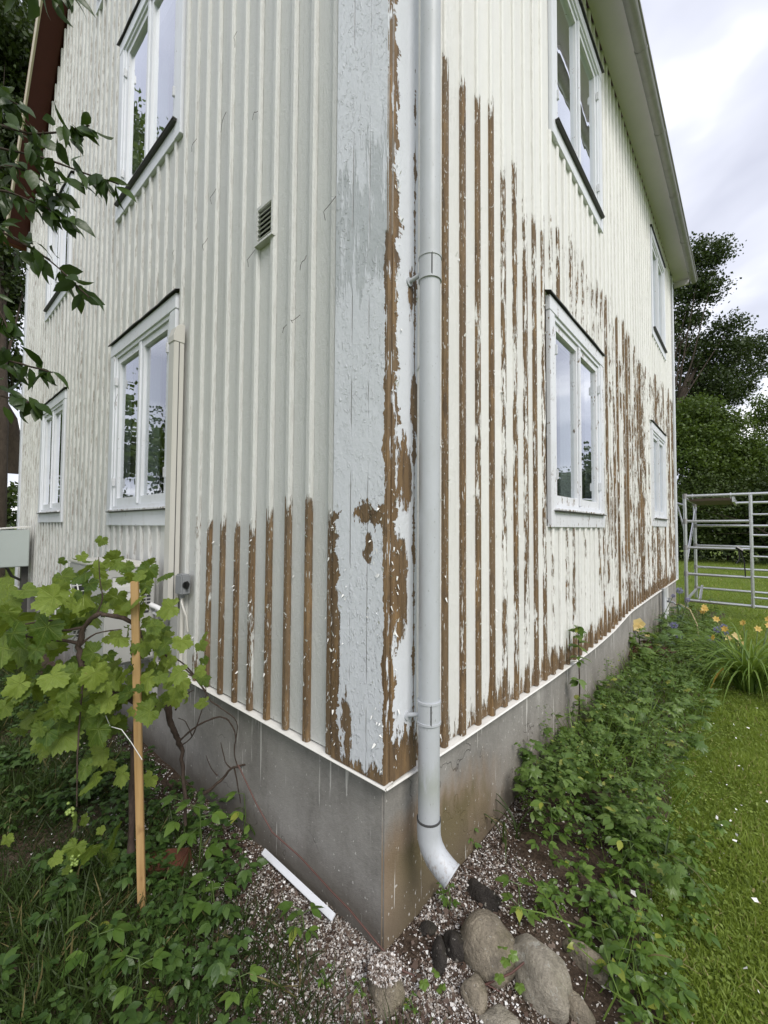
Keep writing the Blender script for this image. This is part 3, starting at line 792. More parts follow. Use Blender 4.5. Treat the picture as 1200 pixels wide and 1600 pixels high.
# roof, eave and verge
def roof_slab(side):
    mb = MB(); e = .25                          # eave overhang in x, slabs rise to the ridge at x=-WL/2
    ya, yb = -.24, WR + .25
    xs = (e, -WL / 2) if side > 0 else (-WL - e, -WL / 2)
    ze, zr = (6.135 if side > 0 else 5.86 - SL * e + .13), 5.86 + SL * WL / 2 + .13
    a, b = xs
    return mb.add([(a, ya, ze), (b, ya, zr), (b, yb, zr), (a, yb, ze), (a, ya, ze + .16), (b, ya, zr + .16), (b, yb, zr + .16), (a, yb, ze + .16)],
                  [(0, 1, 2, 3), (4, 7, 6, 5), (0, 4, 5, 1), (2, 6, 7, 3), (0, 3, 7, 4)]).build('roof', 'tile', house)
roof_slab(1); roof_slab(-1)
# boxed verge (dark red) on the left gable
def verge(sgn):
    mb = MB(); lo, hi = (-.12, WL / 2)
    def zz(t): return (6.16 + .825 * t) if sgn > 0 else 5.86 + SL * t
    f = (lambda t: -t) if sgn > 0 else (lambda t: -(WL - t))
    a, b = lo, hi
    for y0, y1, nm, mt, d0, d1 in ((-.008, -.225, 'verge_soffit', 'verge', -.005, .10), (-.2252, -.245, 'bargeboard', 'verge_edge', -.03, .20)):
        MB().add([(f(a), y0, zz(a) + d0), (f(b), y0, zz(b) + d0), (f(b), y1, zz(b) + d0), (f(a), y1, zz(a) + d0),
                  (f(a), y0, zz(a) + d1), (f(b), y0, zz(b) + d1), (f(b), y1, zz(b) + d1), (f(a), y1, zz(a) + d1)],
                 [(0, 1, 2, 3), (4, 7, 6, 5), (0, 4, 5, 1), (2, 6, 7, 3), (0, 3, 7, 4), (1, 5, 6, 2)]).build(nm, mt, house)
verge(1); verge(-1)
MB().box((.0005, -.22, EAVE), (.225, WR + .22, EAVE + .03)).build('soffit', 'soffit', house)
MB().box((.225, -.22, EAVE - .012), (.238, WR + .22, EAVE + .14)).build('fascia', 'soffit', house)
MB().box((.0005, WR + .18, EAVE - .0), (.225, WR + .215, EAVE - .10)).build('eave_end', 'soffit', house)
gm = MB(); y0, y1 = -.24, WR + .26; R_ = .052; gx, gzc = .290, 6.055; seg = 12
pro = [(gx + R_ * math.cos(math.pi + math.pi * k / seg), gzc + R_ * math.sin(math.pi + math.pi * k / seg)) for k in range(seg + 1)]
pro2 = [(gx + (R_ - .004) * math.cos(math.pi + math.pi * k / seg), gzc + (R_ - .004) * math.sin(math.pi + math.pi * k / seg)) for k in range(seg, -1, -1)]
bead = [(gx + R_ + .004 + .009 * math.cos(q), gzc + .009 * math.sin(q)) for q in np.linspace(0, 2 * math.pi, 8)[:-1]]
gm.prism(pro + pro2, 1, y0, y1); gm.prism(bead, 1, y0, y1)
gm.prism(pro + [(gx + R_, gzc)], 1, y1 - .004, y1 + .002)
gut = gm.build('gutter', 'gutter', house); tag(gut, 'grey half-round gutter running along the eave')
for yy in (1.0, 1.9, 2.75, 3.3, 4.4, 5.6, 6.8, 7.8):
    q = MB(); q.prism([(gx + (R_ + .004) * math.cos(math.pi * (1 + k / seg)), gzc + (R_ + .004) * math.sin(math.pi * (1 + k / seg))) for k in range(seg + 1)] +
                      [(gx + (R_ + .0005) * math.cos(math.pi * (1 + k / seg)), gzc + (R_ + .0005) * math.sin(math.pi * (1 + k / seg))) for k in range(seg, -1, -1)], 1, yy, yy + .028)
    q.build('gutter_clip', 'gutter', gut)

# downpipe
px_, py_, pr_ = .085, .1485, .0392
dp = MB().tube([(px_, py_, 6.0), (px_, py_, .44)], pr_, 24).build('downpipe', 'pipe', house, smooth=True)
tag(dp, 'white round downpipe beside the corner ending in a curved spout')
ell = [(px_, py_, .47), (px_, py_, .43), (px_ + .002, py_, .405), (px_ + .012, py_ + .001, .375), (px_ + .032, py_ + .003, .347), (px_ + .062, py_ + .006, .325), (px_ + .092, py_ + .009, .309)]
MB().tube(ell, pr_ + .0035, 24, cap=False).build('spout', 'pipe', dp, smooth=True)
MB().tube([tuple(np.array(ell[-1]) + (np.array(ell[-2]) - np.array(ell[-1])) * .16), ell[-1]], pr_ + .0055, 24, cap=False).build('rim', 'pipe', dp, smooth=True)
MB().tube([(px_, py_, .466), (px_, py_, .4725)], pr_ + .0042, 24).build('joint', 'seam', dp, smooth=True)
for zc, hh in ((2.493, .043), (.852, .037)):
    MB().tube([(px_, py_, zc - hh), (px_, py_, zc + hh)], pr_ + .0025, 24).build('sleeve', 'pipe', dp, smooth=True)
    for s in (-1, 1): MB().tube([(px_, py_, zc + s * hh - .004), (px_, py_, zc + s * hh + .004)], pr_ + .005, 24).build('bead', 'pipe', dp, smooth=True)
    q = MB(); q.box((px_ + .028, py_ - .0475 + .018, zc - hh), (px_ + .032, py_ - .0475 - .004 + .02, zc + hh)); q.build('seam', 'seam', dp)
    b = MB(); b.tube([(.004, py_ - .028, zc - .030), (px_, py_ - .012, zc - .006)], .0085, 10); b.tube([(.0065, py_ - .028, zc - .030), (.012, py_ - .028, zc - .030)], .017, 12)
    b.build('bracket', 'pipe', dp, smooth=True)

# curled flakes of paint still hanging on the peeled battens
def wall_flakes(w, ts, n, zlo, ztop, off=.002):
    q = np.array(ts)[rng.integers(0, len(ts), n)]; tt = q + rng.normal(size=n) * .020; z = zlo + (np.array([ztop(a) for a in q]) - zlo) * rng.random(n)
    of = np.where(np.abs(tt - q) < .021, off, -.016)
    W = np.array([XF[w]((a, o, c)) for a, o, c in zip(tt, of, z)]); nrm = np.array([0, -1., 0]) if w == 'L' else np.array([1., 0, 0])
    d = np.array([0, 0, 1.]) * np.where(rng.random((n, 1)) < .5, 1, -1) + rng.normal(size=(n, 3)) * .35 + nrm * .25
    o = scatter('loose_paint', [(-.22, 0, 0), (.22, 0, .02), (.16, .6, .05), (-.15, .55, .03), (.05, 1.0, .22)], [(0, 1, 2, 3), (3, 2, 4)], W, d, nrm + rng.normal(size=(n, 3)) * .25, .006 + .016 * rng.random(n) ** 2, 'flake', house, smooth=False); return tag(o, kind='stuff')
M['flake'] = simple('loose_paint_flake', (.74, .74, .71), .5, .12, 30)
wall_flakes('L', [t for t in tsL if t < 1.5], 230, .66, lambda t: 1.62)
wall_flakes('R', [t for t in tsR if t < 1.7], 380, .64, lambda t: 3.2)
wall_flakes('R', [t for t in tsR if t > 3.0], 600, .68, lambda t: 3.3)
wall_flakes('L', [.02, .06, .2, .25, .262], 160, .66, lambda t: 1.6, .0085); wall_flakes('R', [.04, .05, .06, .16], 150, .66, lambda t: 2.9, .0085)
# dry tendrils of an old climber still stuck to the left wall
tn = MB()
for px, py, a, ln in ((345, 205, .9, .10), (385, 418, .7, .09), (470, 420, .8, .06), (330, 318, 1.0, .07), (395, 185, .2, .05), (505, 345, .8, .09), (365, 75, 1.1, .08), (300, 235, .6, .07), (440, 520, .5, .05), (180, 640, 1.3, .12), (318, 390, .9, .06), (270, 405, 1.2, .06), (455, 505, .3, .05)):
    r_ = ray(px, py); k_ = (-.010 - CAM[1]) / r_[1]; p = CAM + r_ * k_; q = [(p[0] + u * ln * math.cos(a) + .012 * math.sin(u * 5 + px), -.006 - .014 * math.sin(u * 3.1), p[2] + u * ln * math.sin(a) + .008 * math.sin(u * 7)) for u in np.linspace(0, 1, 7)]
    tn.tube(q, .0011, 4)
tag(tn.build('tendril', 'twig', house), kind='stuff')
# louvred vent on the left wall
vt = MB(); a0, a1, v0, v1 = .730, .862, 2.935, 3.115
vt.box((a0, -.018, v0), (a1, -.0125, v1)); ven = vt.build('vent', 'acdark', house, xf=LW)
for k in range(7):
    zz = v0 + .012 + k * .0245
    MB().add([(a0 + .008, -.012, zz + .016), (a1 - .008, -.012, zz + .016), (a1 - .008, .004, zz), (a0 + .008, .004, zz),
              (a0 + .008, -.012, zz + .020), (a1 - .008, -.012, zz + .020), (a1 - .008, .007, zz + .003), (a0 + .008, .007, zz + .003)],
             [(0, 1, 2, 3), (4, 7, 6, 5), (3, 2, 6, 7)]).build('slat', 'clad_left', ven, xf=LW)
for q in (((a0 - .006, -.018, v0 - .004), (a0 + .008, .006, v1 + .004)), ((a1 - .008, -.018, v0 - .004), (a1 + .006, .006, v1 + .004)), ((a0 + .008, -.018, v1 - .012), (a1 - .008, .006, v1 + .004)), ((a0 - .012, -.018, v0 - .016), (a1 + .012, .014, v0 - .004))):
    MB().box(*q).build('vent_frame', 'clad_left', ven, xf=LW)

#@@FITTINGS
# ------------------------------------------------------------------ fittings on the left wall
t = empty('pipe_trunking', (-1.71, -.03, 1.0), 'tall beige pipe trunking beside the ground floor window, cap at its top', 'trunking')
def sub(mb, name, mat, par, **k):
    o = mb.build(name, mat, par, **k); o.matrix_parent_inverse = par.matrix_basis.inverted() if par.type == 'EMPTY' else Matrix(); return o
def world_part(mb, name, mat, root, **k):      # geometry given in world coordinates, parented under a located empty
    lx, ly, lz = root.location; mb.v = [(p[0] - lx, p[1] - ly, p[2] - lz) for p in mb.v]
    return mb.build(name, mat, root, **k)
world_part(MB().box((-1.755, .0, 1.0), (-1.675, -.062, 2.70)), 'channel', 'beige', t, bevel=.004)
world_part(MB().prism([(.0, 2.66), (-.066, 2.66), (-.066, 2.70), (-.05, 2.755), (-.03, 2.775), (0, 2.78)], 0, -1.759, -1.671), 'cap', 'beige', t, bevel=.003)
world_part(MB().box((-1.676, -.03, 1.0), (-1.672, -.034, 2.66)), 'seam', 'seam', t)
t = empty('cable_duct', (-1.72, -.03, .64), 'short grey duct on the wall under the beige trunking', 'cable duct')
world_part(MB().box((-1.71, .0, .64), (-1.60, -.035, .985)), 'channel', 'acgrey', t, bevel=.003)
world_part(MB().tube([(-1.585, -.018, .66), (-1.585, -.018, 1.12)], .012, 10), 'conduit', 'beige', t, smooth=True)
t = empty('isolator_switch', (-1.56, -.04, 1.17), 'small grey isolator switch box with black rotary knob', 'switch')
world_part(MB().box((-1.605, 0, 1.115), (-1.515, -.055, 1.235)), 'box', 'boxgrey', t, bevel=.008)
world_part(MB().tube([(-1.515, -.030, 1.175), (-1.508, -.030, 1.175)], .020, 16), 'dial', 'black', t)
world_part(MB().box((-1.508, -.036, 1.150), (-1.492, -.022, 1.198)), 'knob', 'black', t, bevel=.004)
world_part(MB().tube([(-1.56, -.03, 1.115), (-1.56, -.03, 1.095)], .014, 12), 'gland', 'boxgrey', t)
world_part(MB().tube([(-1.56, -.03, 1.10), (-1.553, -.035, 1.07), (-1.53, -.035, 1.04), (-1.515, -.022, .99), (-1.515, -.012, .9)], .006, 8), 'cable', 'beige', t, smooth=True)

ac = empty('heat_pump', (-2.24, -.2, .70), 'grey outdoor heat pump unit behind the vine, round fan guard at its side', 'heat pump')
X0, X1, Y0, Y1, Z0, Z1 = -2.64, -1.84, -.345, -.075, .70, 1.285
world_part(MB().box((X0, Y0, Z0), (X1, Y1, Z1 - .022)), 'casing', 'acgrey', ac, bevel=.008)
world_part(MB().box((X0 - .005, Y0 - .005, Z1 - .022), (X1 + .005, Y1 + .005, Z1)), 'lid', 'beige', ac, bevel=.006)
world_part(MB().box((X1, Y0 + .03, Z0 + .30), (X1 + .006, Y0 + .15, Z1 - .07)), 'cover_panel', 'acpale', ac, bevel=.004)
world_part(MB().box((X1, Y0 + .045, Z0 + .42), (X1 + .012, Y0 + .135, Z0 + .46)), 'handle', 'acpale', ac, bevel=.003)
for j in range(2):
    for k in range(9): world_part(MB().box((X1, Y1 - .075 + j * .027, Z1 - .10 - k * .021), (X1 + .0025, Y1 - .054 + j * .027, Z1 - .088 - k * .021)), 'slot', 'acdark', ac)
world_part(MB().box((X1, Y1 - .07, Z0 + .285), (X1 + .003, Y1 - .035, Z0 + .298)), 'slot', 'acdark', ac)
fc = (-2.36, Z0 + .29); 
g = MB()
for r_, yy in ((.215, Y0 - .012), (.215, Y0 - .05), (.212, Y0 - .085), (.18, Y0 - .092), (.145, Y0 - .095), (.11, Y0 - .097), (.075, Y0 - .098), (.04, Y0 - .098)):
    g.tube([(fc[0] + r_ * math.cos(a), yy, fc[1] + r_ * math.sin(a)) for a in np.linspace(0, 2 * math.pi, 37)], .0045, 5, cap=False)
for a in np.linspace(0, 2 * math.pi, 33)[:-1]:
    ca, sa = math.cos(a), math.sin(a); g.tube([(fc[0] + .215 * ca, Y0, fc[1] + .215 * sa), (fc[0] + .215 * ca, Y0 - .08, fc[1] + .215 * sa), (fc[0] + .20 * ca, Y0 - .09, fc[1] + .20 * sa), (fc[0] + .03 * ca, Y0 - .098, fc[1] + .03 * sa)], .003, 4)
world_part(g, 'fan_guard', 'acpale', ac, smooth=True)
world_part(MB().tube([(fc[0], Y0 - .001, fc[1]), (fc[0], Y0 - .004, fc[1])], .205, 32), 'fan_opening', 'acdark', ac)
for a in (0, 2.094, 4.189):
    q = MB(); q.add([(fc[0] + .03 * math.cos(a), Y0 - .03, fc[1] + .03 * math.sin(a)), (fc[0] + .18 * math.cos(a - .3), Y0 - .02, fc[1] + .18 * math.sin(a - .3)), (fc[0] + .19 * math.cos(a + .45), Y0 - .05, fc[1] + .19 * math.sin(a + .45)), (fc[0] + .05 * math.cos(a + .7), Y0 - .045, fc[1] + .05 * math.sin(a + .7))], [(0, 1, 2, 3)])
    world_part(q, 'fan_blade', 'acgrey', ac)
for xx in (-2.5, -1.98):
    world_part(MB().box((xx - .02, .0, Z0 - .04), (xx + .02, Y0 + .01, Z0 - .0)), 'wall_bracket', 'acgrey', ac)
    world_part(MB().box((xx - .02, .0, Z0 - .30), (xx + .02, -.03, Z0 - .041)), 'wall_bracket', 'acgrey', ac)
for k, (zz, yy) in enumerate(((1.03, -.05), (1.0, -.03), (.95, -.045))):
    world_part(MB().tube([(-1.72, yy, 1.0), (-1.735, yy - .02, zz - .03), (-1.78, yy - .03, zz - .015 - .02 * k), (-1.86, yy - .05, zz - .02 * k)], .016 - .003 * k, 10), 'pipe', 'wrap' if k < 2 else 'acgrey', ac, smooth=True)

t = empty('meter_cabinet', (-5.83, -.28, .55), 'pale green-grey metal meter cabinet on a dark bracket at the left edge', 'cabinet')
cx0, cx1, cy0, cy1, cz0, cz1 = -6.35, -5.86, -.36, -.06, 1.0, 1.46
world_part(MB().box((cx0, cy0, cz0), (cx1, cy1, cz1)), 'box', 'cabinet', t, bevel=.008)
world_part(MB().add([(cx0 - .01, cy0 - .015, cz1), (cx1 + .01, cy0 - .015, cz1), (cx1 + .01, cy1 + .01, cz1 + .03), (cx0 - .01, cy1 + .01, cz1 + .03), (cx0 - .01, cy0 - .015, cz1 + .012), (cx1 + .01, cy0 - .015, cz1 + .012), (cx1 + .01, cy1 + .01, cz1 + .042), (cx0 - .01, cy1 + .01, cz1 + .042)],
           [(0, 1, 2, 3), (4, 7, 6, 5), (0, 4, 5, 1), (1, 5, 6, 2), (2, 6, 7, 3), (3, 7, 4, 0)]), 'lid', 'strip', t)
world_part(MB().box((cx0 + .02, cy0 - .008, cz0 + .02), (cx1 - .02, cy0 - .001, cz1 - .02)), 'door', 'cabinet', t, bevel=.003)
world_part(MB().tube([(cx1 - .08, cy0 + .1, cz0), (cx1 - .14, cy0 + .16, cz0 - .12), (cx1 - .2, cy1 - .02, cz0 - .20)], .016, 8), 'strut', 'flash', t)
world_part(MB().box((cx1 - .22, cy1 - .05, -.1), (cx1 - .14, cy1 + .02, cz0)), 'post', 'flash', t)

# ------------------------------------------------------------------ tap at the far end of the right wall
t = empty('garden_tap', (.02, 6.6, .55), 'garden tap with pale pipes on the foundation near the far corner', 'tap')
world_part(MB().tube([(.02, 6.45, .64), (.02, 6.45, .12), (.05, 6.40, .06)], .022, 10), 'pipe', 'acpale', t, smooth=True)
world_part(MB().tube([(.03, 6.12, .66), (.03, 6.12, .2), (.08, 6.05, .12)], .030, 10), 'drain_pipe', 'pipe', t, smooth=True)
world_part(MB().tube([(0, 6.3, .46), (.13, 6.28, .45), (.15, 6.28, .42)], .014, 8), 'spout', 'boxgrey', t, smooth=True)
world_part(MB().tube([(.07, 6.28, .46), (.07, 6.28, .50)], .01, 8).box((.045, 6.272, .50), (.095, 6.288, .508)), 'handle', 'boxgrey', t)
world_part(MB().tube([(.15, 6.28, .43), (.22, 6.2, .44), (.33, 6.1, .40), (.42, 5.9, .25), (.46, 5.7, .05)], .009, 8), 'hose', 'dry', t, smooth=True)

# ------------------------------------------------------------------ scaffold
sc = empty('scaffold_tower', (.6, 9.2, 0), 'aluminium scaffold frame with brown deck standing beyond the right house corner', 'scaffold')
FY, RY = 8.35, 10.2; XA, XB, XC = .085, 1.0, 2.6
def bar(a, b, r, nm='rail', mat='alu'): return world_part(MB().tube([a, b], r, 10), nm, mat, sc, smooth=True)
for yy, zz in ((FY, 2.14), (RY, 2.10)):
    bar((XA, yy, .04), (XA, yy, zz), .029, 'post'); bar((XC, yy, .04), (XC, yy, zz), .026, 'post')
    lv = (2.12, 1.66, 1.18, .70, .22) if yy == FY else (2.06, 1.59, 1.16, .70, .25)
    for k, z_ in enumerate(lv):
        full = yy == RY or k in (0, 4)
        bar((XA, yy, z_), (XC if full else XB, yy, z_), .027 if k in (0, 4) else .025)
        world_part(MB().tube([(XA, yy, z_ - .045), (XA, yy, z_ + .045)], .036, 10), 'coupler', 'gutter', sc, smooth=True)
bar((XB, FY - .03, .20), (XB, FY - .03, 2.10), .025, 'post')
for z_ in (1.77, 1.42, 1.06, .72, .37): bar((XB, FY - .03, z_), (XC, FY - .03, z_), .018, 'rung')
for z_ in (2.08, .22): bar((XA, FY, z_), (XA, RY, z_), .025)
bar((XA + .02, RY, 1.98), (XA + .01, FY, .92), .02, 'brace'); bar((XA + .1, RY, .30), (XA + .18, FY + .2, .22), .024, 'brace')
bar((XA, FY, 1.95), (XA - .13, FY + .1, 2.0), .02, 'outrigger'); bar((XA - .13, FY + .1, 2.0), (XA - .02, FY + .05, 1.5), .015, 'outrigger')
world_part(MB().box((XA + .06, FY + .04, 2.03), (.78, RY - .05, 2.075)), 'deck', 'deck', sc)
world_part(MB().box((.755, FY + .03, 2.0), (.79, RY - .04, 2.09)), 'deck_edge', 'alu', sc)
for xx in (.2, .74): world_part(MB().tube([(xx, FY + .05, 2.06), (xx, FY, 2.15), (xx, FY - .03, 2.10)], .012, 6), 'deck_hook', 'alu', sc)
world_part(MB().tube([(.83, FY - .035, 1.20), (.84, FY - .04, 1.0), (.80, FY - .04, .93)], .012, 6).tube([(.85, FY - .03, 1.18), (.90, FY - .035, .95), (.91, FY - .03, .72)], .010, 6).tube([(.80, FY - .03, 1.21), (.88, FY - .03, 1.15)], .03, 6), 'strap', 'black', sc)

#@@GROUNDTHINGS
# ------------------------------------------------------------------ stones and debris
def stone(px, py, wpx, hpx, mat, label, seed, dz=.0, yaw=0., flat=.8, sub=3, zc=.035, boxy=0.):
    zc -= .012; c = G(px, py, zc); dist = float((c - CAM) @ FW); k = dist / F
    import bmesh
    bm = bmesh.new(); bmesh.ops.create_icosphere(bm, subdivisions=sub, radius=1.0)
    rx, rz_, ry = wpx * k / 2, hpx * k / 2 * flat, hpx * k / 2 * .98
    for v in bm.verts:
        p = v.co.copy(); q = p * 1.1 + Vector((seed * 3.1, seed, 0))
        l4 = (abs(p.x) ** 5 + abs(p.y) ** 5 + abs(p.z) ** 5) ** .2
        p = p * (1 - boxy + boxy / l4 * .88)
        r = 1 + .22 * mnoise.noise(q) + .09 * mnoise.noise(q * 2.7) + .03 * mnoise.noise(q * 7)
        for ax in (Vector((.7, .3, .6)), Vector((-.5, .7, .5)), Vector((.1, -.8, .6)), Vector((-.8, -.3, .4))):
            a = ax.normalized() + Vector((mnoise.noise(ax * seed), mnoise.noise(ax * seed + ax), 0)) * .6; dd = p.dot(a.normalized())
            if dd > .80: r *= 1 - (dd - .80) * .75
        v.co = Vector((p.x * r * rx, p.y * r * ry, p.z * r * rz_))
    me = bpy.data.meshes.new('stone'); bm.to_mesh(me); bm.free(); me.materials.append(M[mat]); me.polygons.foreach_set('use_smooth', [True] * len(me.polygons))
    o = link('stone', me, None, tuple(c + np.array([0, 0, dz]))); o.rotation_euler = (0, rad(6 * math.sin(seed)), YAW + yaw)
    return tag(o, label, 'stone', 'stones in front of the house corner')
stone(762, 1484, 82, 106, 'stone', 'rounded brown-grey boulder, middle one of the big stones below the spout', 1.3, .012, .2, .75)
stone(841, 1528, 74, 122, 'stone_pale', 'long pale egg-shaped boulder, rightmost of the two big stones', 2.2, .014, .35, .7)
stone(601, 1538, 56, 84, 'stone', 'stone block covered with paint chips at the foot of the house corner', 3.7, -.01, .25, .80, boxy=.85)
stone(752, 1396, 34, 66, 'stone_dark', 'dark upright stone slab right of the downpipe spout', 4.1, -.015, .75, .6, boxy=.8)
stone(712, 1478, 34, 46, 'stone_dark', 'small nearly black stone left of the rounded boulder', 5.2, 0, .4)
stone(686, 1494, 24, 50, 'stone_dark', 'narrow dark stone between the chip-covered block and the black stone', 6.9, 0, 0)
stone(742, 1552, 40, 50, 'stone', 'small grey-brown stone under the rounded boulder', 7.4, 0, .1)
stone(890, 1562, 36, 84, 'stone', 'flat grey stone against the right side of the long pale boulder', 8.8, -.01, .6, .5, boxy=.7)
stone(780, 1590, 60, 44, 'stone_pale', 'pale flat stone at the bottom edge of the photo', 9.6, -.01, .0, .5)
stone(668, 1448, 30, 22, 'stone_dark', 'little brown stone lying in the chips near the wall', 10.2, -.005, .0, .6)
stone(920, 1500, 40, 90, 'stone', 'half buried stone under the weeds right of the boulders', 11.2, -.02, .6, .6)

b = MB().box((-.24, -.0125, -.006), (.24, .0125, .006)).build('wooden_strip', 'trim', None, bevel=.002); b.location = (-.475, -.012, .045); b.rotation_euler = (rad(38), 0, rad(-1))
tag(b, 'white painted strip of wood lying against the foundation among the chips', 'wooden strip')
bk = MB().box((-.115, -.055, -.03), (.115, .055, .03)).build('brick', 'brick', None, bevel=.006); bk.location = tuple(G(252, 1352, .015)); bk.rotation_euler = (rad(12), rad(-8), rad(35))
tag(bk, 'old red-brown brick in the weeds behind the wooden stake', 'brick')
bk = MB().box((-.5, -.03, -.012), (.5, .03, .012)); 
for k, (dx, dy, mt, lb) in enumerate(((0, 0, 'strip', 'white board lying on the ground below the meter cabinet'), (.15, -.35, 'stake', 'reddish brown board lying on the ground below the meter cabinet'))):
    o = MB().box((-.6, -.12, -.02), (.6, .12, .02)).build('board', mt, None, bevel=.003); o.location = (-6.75 + dx, .10 + dy, .14 - k * .10); o.rotation_euler = (0, 0, rad(-20)); tag(o, lb, 'board')

# stake
base = G(222, 1430, 0.); top = A(210.5, 908, float((base - CAM) @ FW) + .0)
st = MB(); d = Vector(top - base); hw = .0135
st.box((-hw, -hw * .75, -.1), (hw, hw * .75, d.length)); sk = st.build('wooden_stake', 'stake', None, bevel=.002)
sk.location = tuple(base); sk.rotation_euler = (d.to_track_quat('Z', 'Y') @ __import__('mathutils').Quaternion((0, 0, 1), YAW + .25)).to_euler()
tag(sk, 'raw pine stake standing upright in the weeds in front of the vine', 'stake')

# paint chips and mulch
CHIP_V = [(-.5, -.25, 0), (.35, -.5, .12), (.55, .2, 0), (-.1, .5, .15)]
def chips(name, P, smin, smax, label, mat='chips', rnd=None):
    n = len(P); d = rng.normal(size=(n, 3)) * np.array([1, 1, .35]); nh = np.array([0, 0, 1.]) + rng.normal(size=(n, 3)) * .45
    s = smin + (smax - smin) * rng.random(n) ** 2.2
    o = scatter(name, CHIP_V, [(0, 1, 2, 3)], P, d, nh, s, mat, rnd=rnd, smooth=False, widths=.35 + .75 * rng.random(n)); return tag(o, label, 'paint flakes', kind='stuff')
def zof(P): return np.array([gz(a, b) for a, b in P])
n = 64000
x = np.where(rng.random(n) < .5, 1, 0)
al = rng.random(n) ** 1.5 * 1.5; di = np.abs(rng.normal(size=n)) * .22
pxy = np.where(x[:, None] == 1, np.stack([di - .02, al - .06], 1), np.stack([.05 - al, .02 - di], 1))
more = rng.normal(size=(n // 2, 2)) * np.array([.26, .22]) + np.array([.16, -.02]); pxy = np.vstack([pxy, more])
inside = (pxy[:, 0] < -.035) & (pxy[:, 1] > .035); pxy = pxy[~inside]
dens = np.array([mnoise.noise(Vector((a * 4, b * 4, 2))) for a, b in pxy]); pxy = pxy[dens * 1.5 + rng.random(len(pxy)) * .9 > .12]
P = np.column_stack([pxy, zof(pxy) + .006 + rng.random(len(pxy)) * .012])
chips('paint_flakes', P, .003, .0115, 'small cream and white paint flakes and mulch strewn round the foot of the corner')
n = 5500; al = rng.random(n) * 5; di = np.abs(rng.normal(size=n)) * .28
pxy = np.where(rng.random(n)[:, None] < .62, np.stack([di, al], 1), np.stack([-al * .5, -di], 1)); P = np.column_stack([pxy, zof(pxy) + .012 + rng.random(n) * .02])
chips('paint_flakes', P, .004, .015, 'brighter white flakes scattered farther along the beds', rnd=.75 + .25 * rng.random(n))
n = 9000; al = rng.random(n) * 3.0; di = np.abs(rng.normal(size=n)) * .34
pxy = np.where(rng.random(n)[:, None] < .6, np.stack([di, al - .3], 1), np.stack([.2 - al * .6, -di], 1)); pxy = pxy[pxy[:, 0] < .58]; pxy = pxy[~((pxy[:, 0] < -.035) & (pxy[:, 1] > .035))]
P = np.column_stack([pxy, zof(pxy) + .010 + rng.random(len(pxy)) * .014]); chips('leaf_litter', P, .006, .026, 'brown leaf litter and bark bits scattered over the soil of the beds', rnd=.30 * rng.random(len(P)))
# flakes caught on the stone block at the corner
c = G(601, 1538, .035); c[2] = .098; n = 1100; a = rng.random(n) * 6.28; r = np.sqrt(rng.random(n)) * .055
P = np.column_stack([c[0] + r * np.cos(a), c[1] + r * np.sin(a), np.full(n, c[2] - .005) + rng.random(n) * .006 - r * .25])
chips('paint_flakes', P, .004, .013, 'paint flakes heaped on the stone block at the corner')
pl = np.array([G(1155, 1330), G(1165, 1530), G(1148, 1325), G(990, 1410), G(1060, 1235), G(1180, 1420), G(1150, 1275)])
n = 60; pl2 = np.column_stack([.7 + rng.random(n) * .7, .6 + rng.random(n) * 3.5, np.zeros(n)]); P = np.vstack([pl, pl2]); P[:, 2] += .035
chips('paint_flakes', P, .01, .028, 'single white flakes lying on the lawn', rnd=.93 + .06 * rng.random(len(P)))

#@@PLANTS
# ------------------------------------------------------------------ grass
BT, BF = blade_t(3, .055, .30); BT2, _b = blade_t(3, .022, .32)
def grass(name, P, lmin, lmax, mat, label, cat='grass', lean=.5, tv=None):
    n = len(P); d = np.array([0, 0, 1.]) + rng.normal(size=(n, 3)) * np.array([lean, lean, .05]); nh = rng.normal(size=(n, 3)); nh[:, 2] *= .1
    lo_ = np.array([mnoise.noise(Vector((a * 2.2, b * 2.2, 5))) + .6 * mnoise.noise(Vector((a * 7, b * 7, 9))) for a, b, _c in P])
    rr_ = np.clip(.42 + lo_ * .55 + rng.normal(size=n) * .22, 0, .96); rr_ = np.where(rng.random(n) < .035 + .05 * np.clip(lo_, 0, 1), 1., rr_)
    o = scatter(name, BT if tv is None else tv, BF, P, d, nh, (lmin + (lmax - lmin) * rng.random(n)) * (1 + .5 * lo_), mat, rnd=rr_); return tag(o, label, cat, kind='stuff')
def lawn_pts(n, x0, x1, y0, y1, pw=1.):
    x = x0 + (x1 - x0) * rng.random(n); y = y0 + (y1 - y0) * rng.random(n) ** pw
    e = np.array([bed_edge(b) for b in y]); k = (x > e - .04 + rng.normal(size=n) * .05) | (y > 8.3)
    x, y = x[k], y[k]; return np.column_stack([x, y, np.array([gz(a, b) for a, b in zip(x, y)]) - .012])
P = lawn_pts(95000, .55, 1.75, .1, 3.2); grass('grass', P, .022, .052, 'grass', 'short mown green lawn beside the flower bed', lean=.75)
P = lawn_pts(60000, .5, 2.6, 3.2, 8.0); grass('grass', P, .03, .06, 'grass', 'mown lawn farther along the bed', lean=.7)
P = lawn_pts(60000, -3, 6., 8.0, 26, 1.3); grass('grass', P, .05, .10, 'grass', 'lawn beyond the scaffold', lean=.6)
n = 80000; P = np.column_stack([-6.5 + 6.9 * rng.random(n) ** .7, -.15 - 1.6 * rng.random(n) ** .8, np.zeros(n)]); P = P[P[:, 0] < .25]
P[:, 2] = zof(P[:, :2]) - .01; grass('grass', P, .05, .15, 'grass_dark', 'long dark grass in the left bed', lean=.8, tv=BT2)
n = 9000; P = np.column_stack([-16 + 9 * rng.random(n), -4 + 9 * rng.random(n), np.zeros(n)]); grass('grass', P, .05, .1, 'grass', 'lawn left of the house')
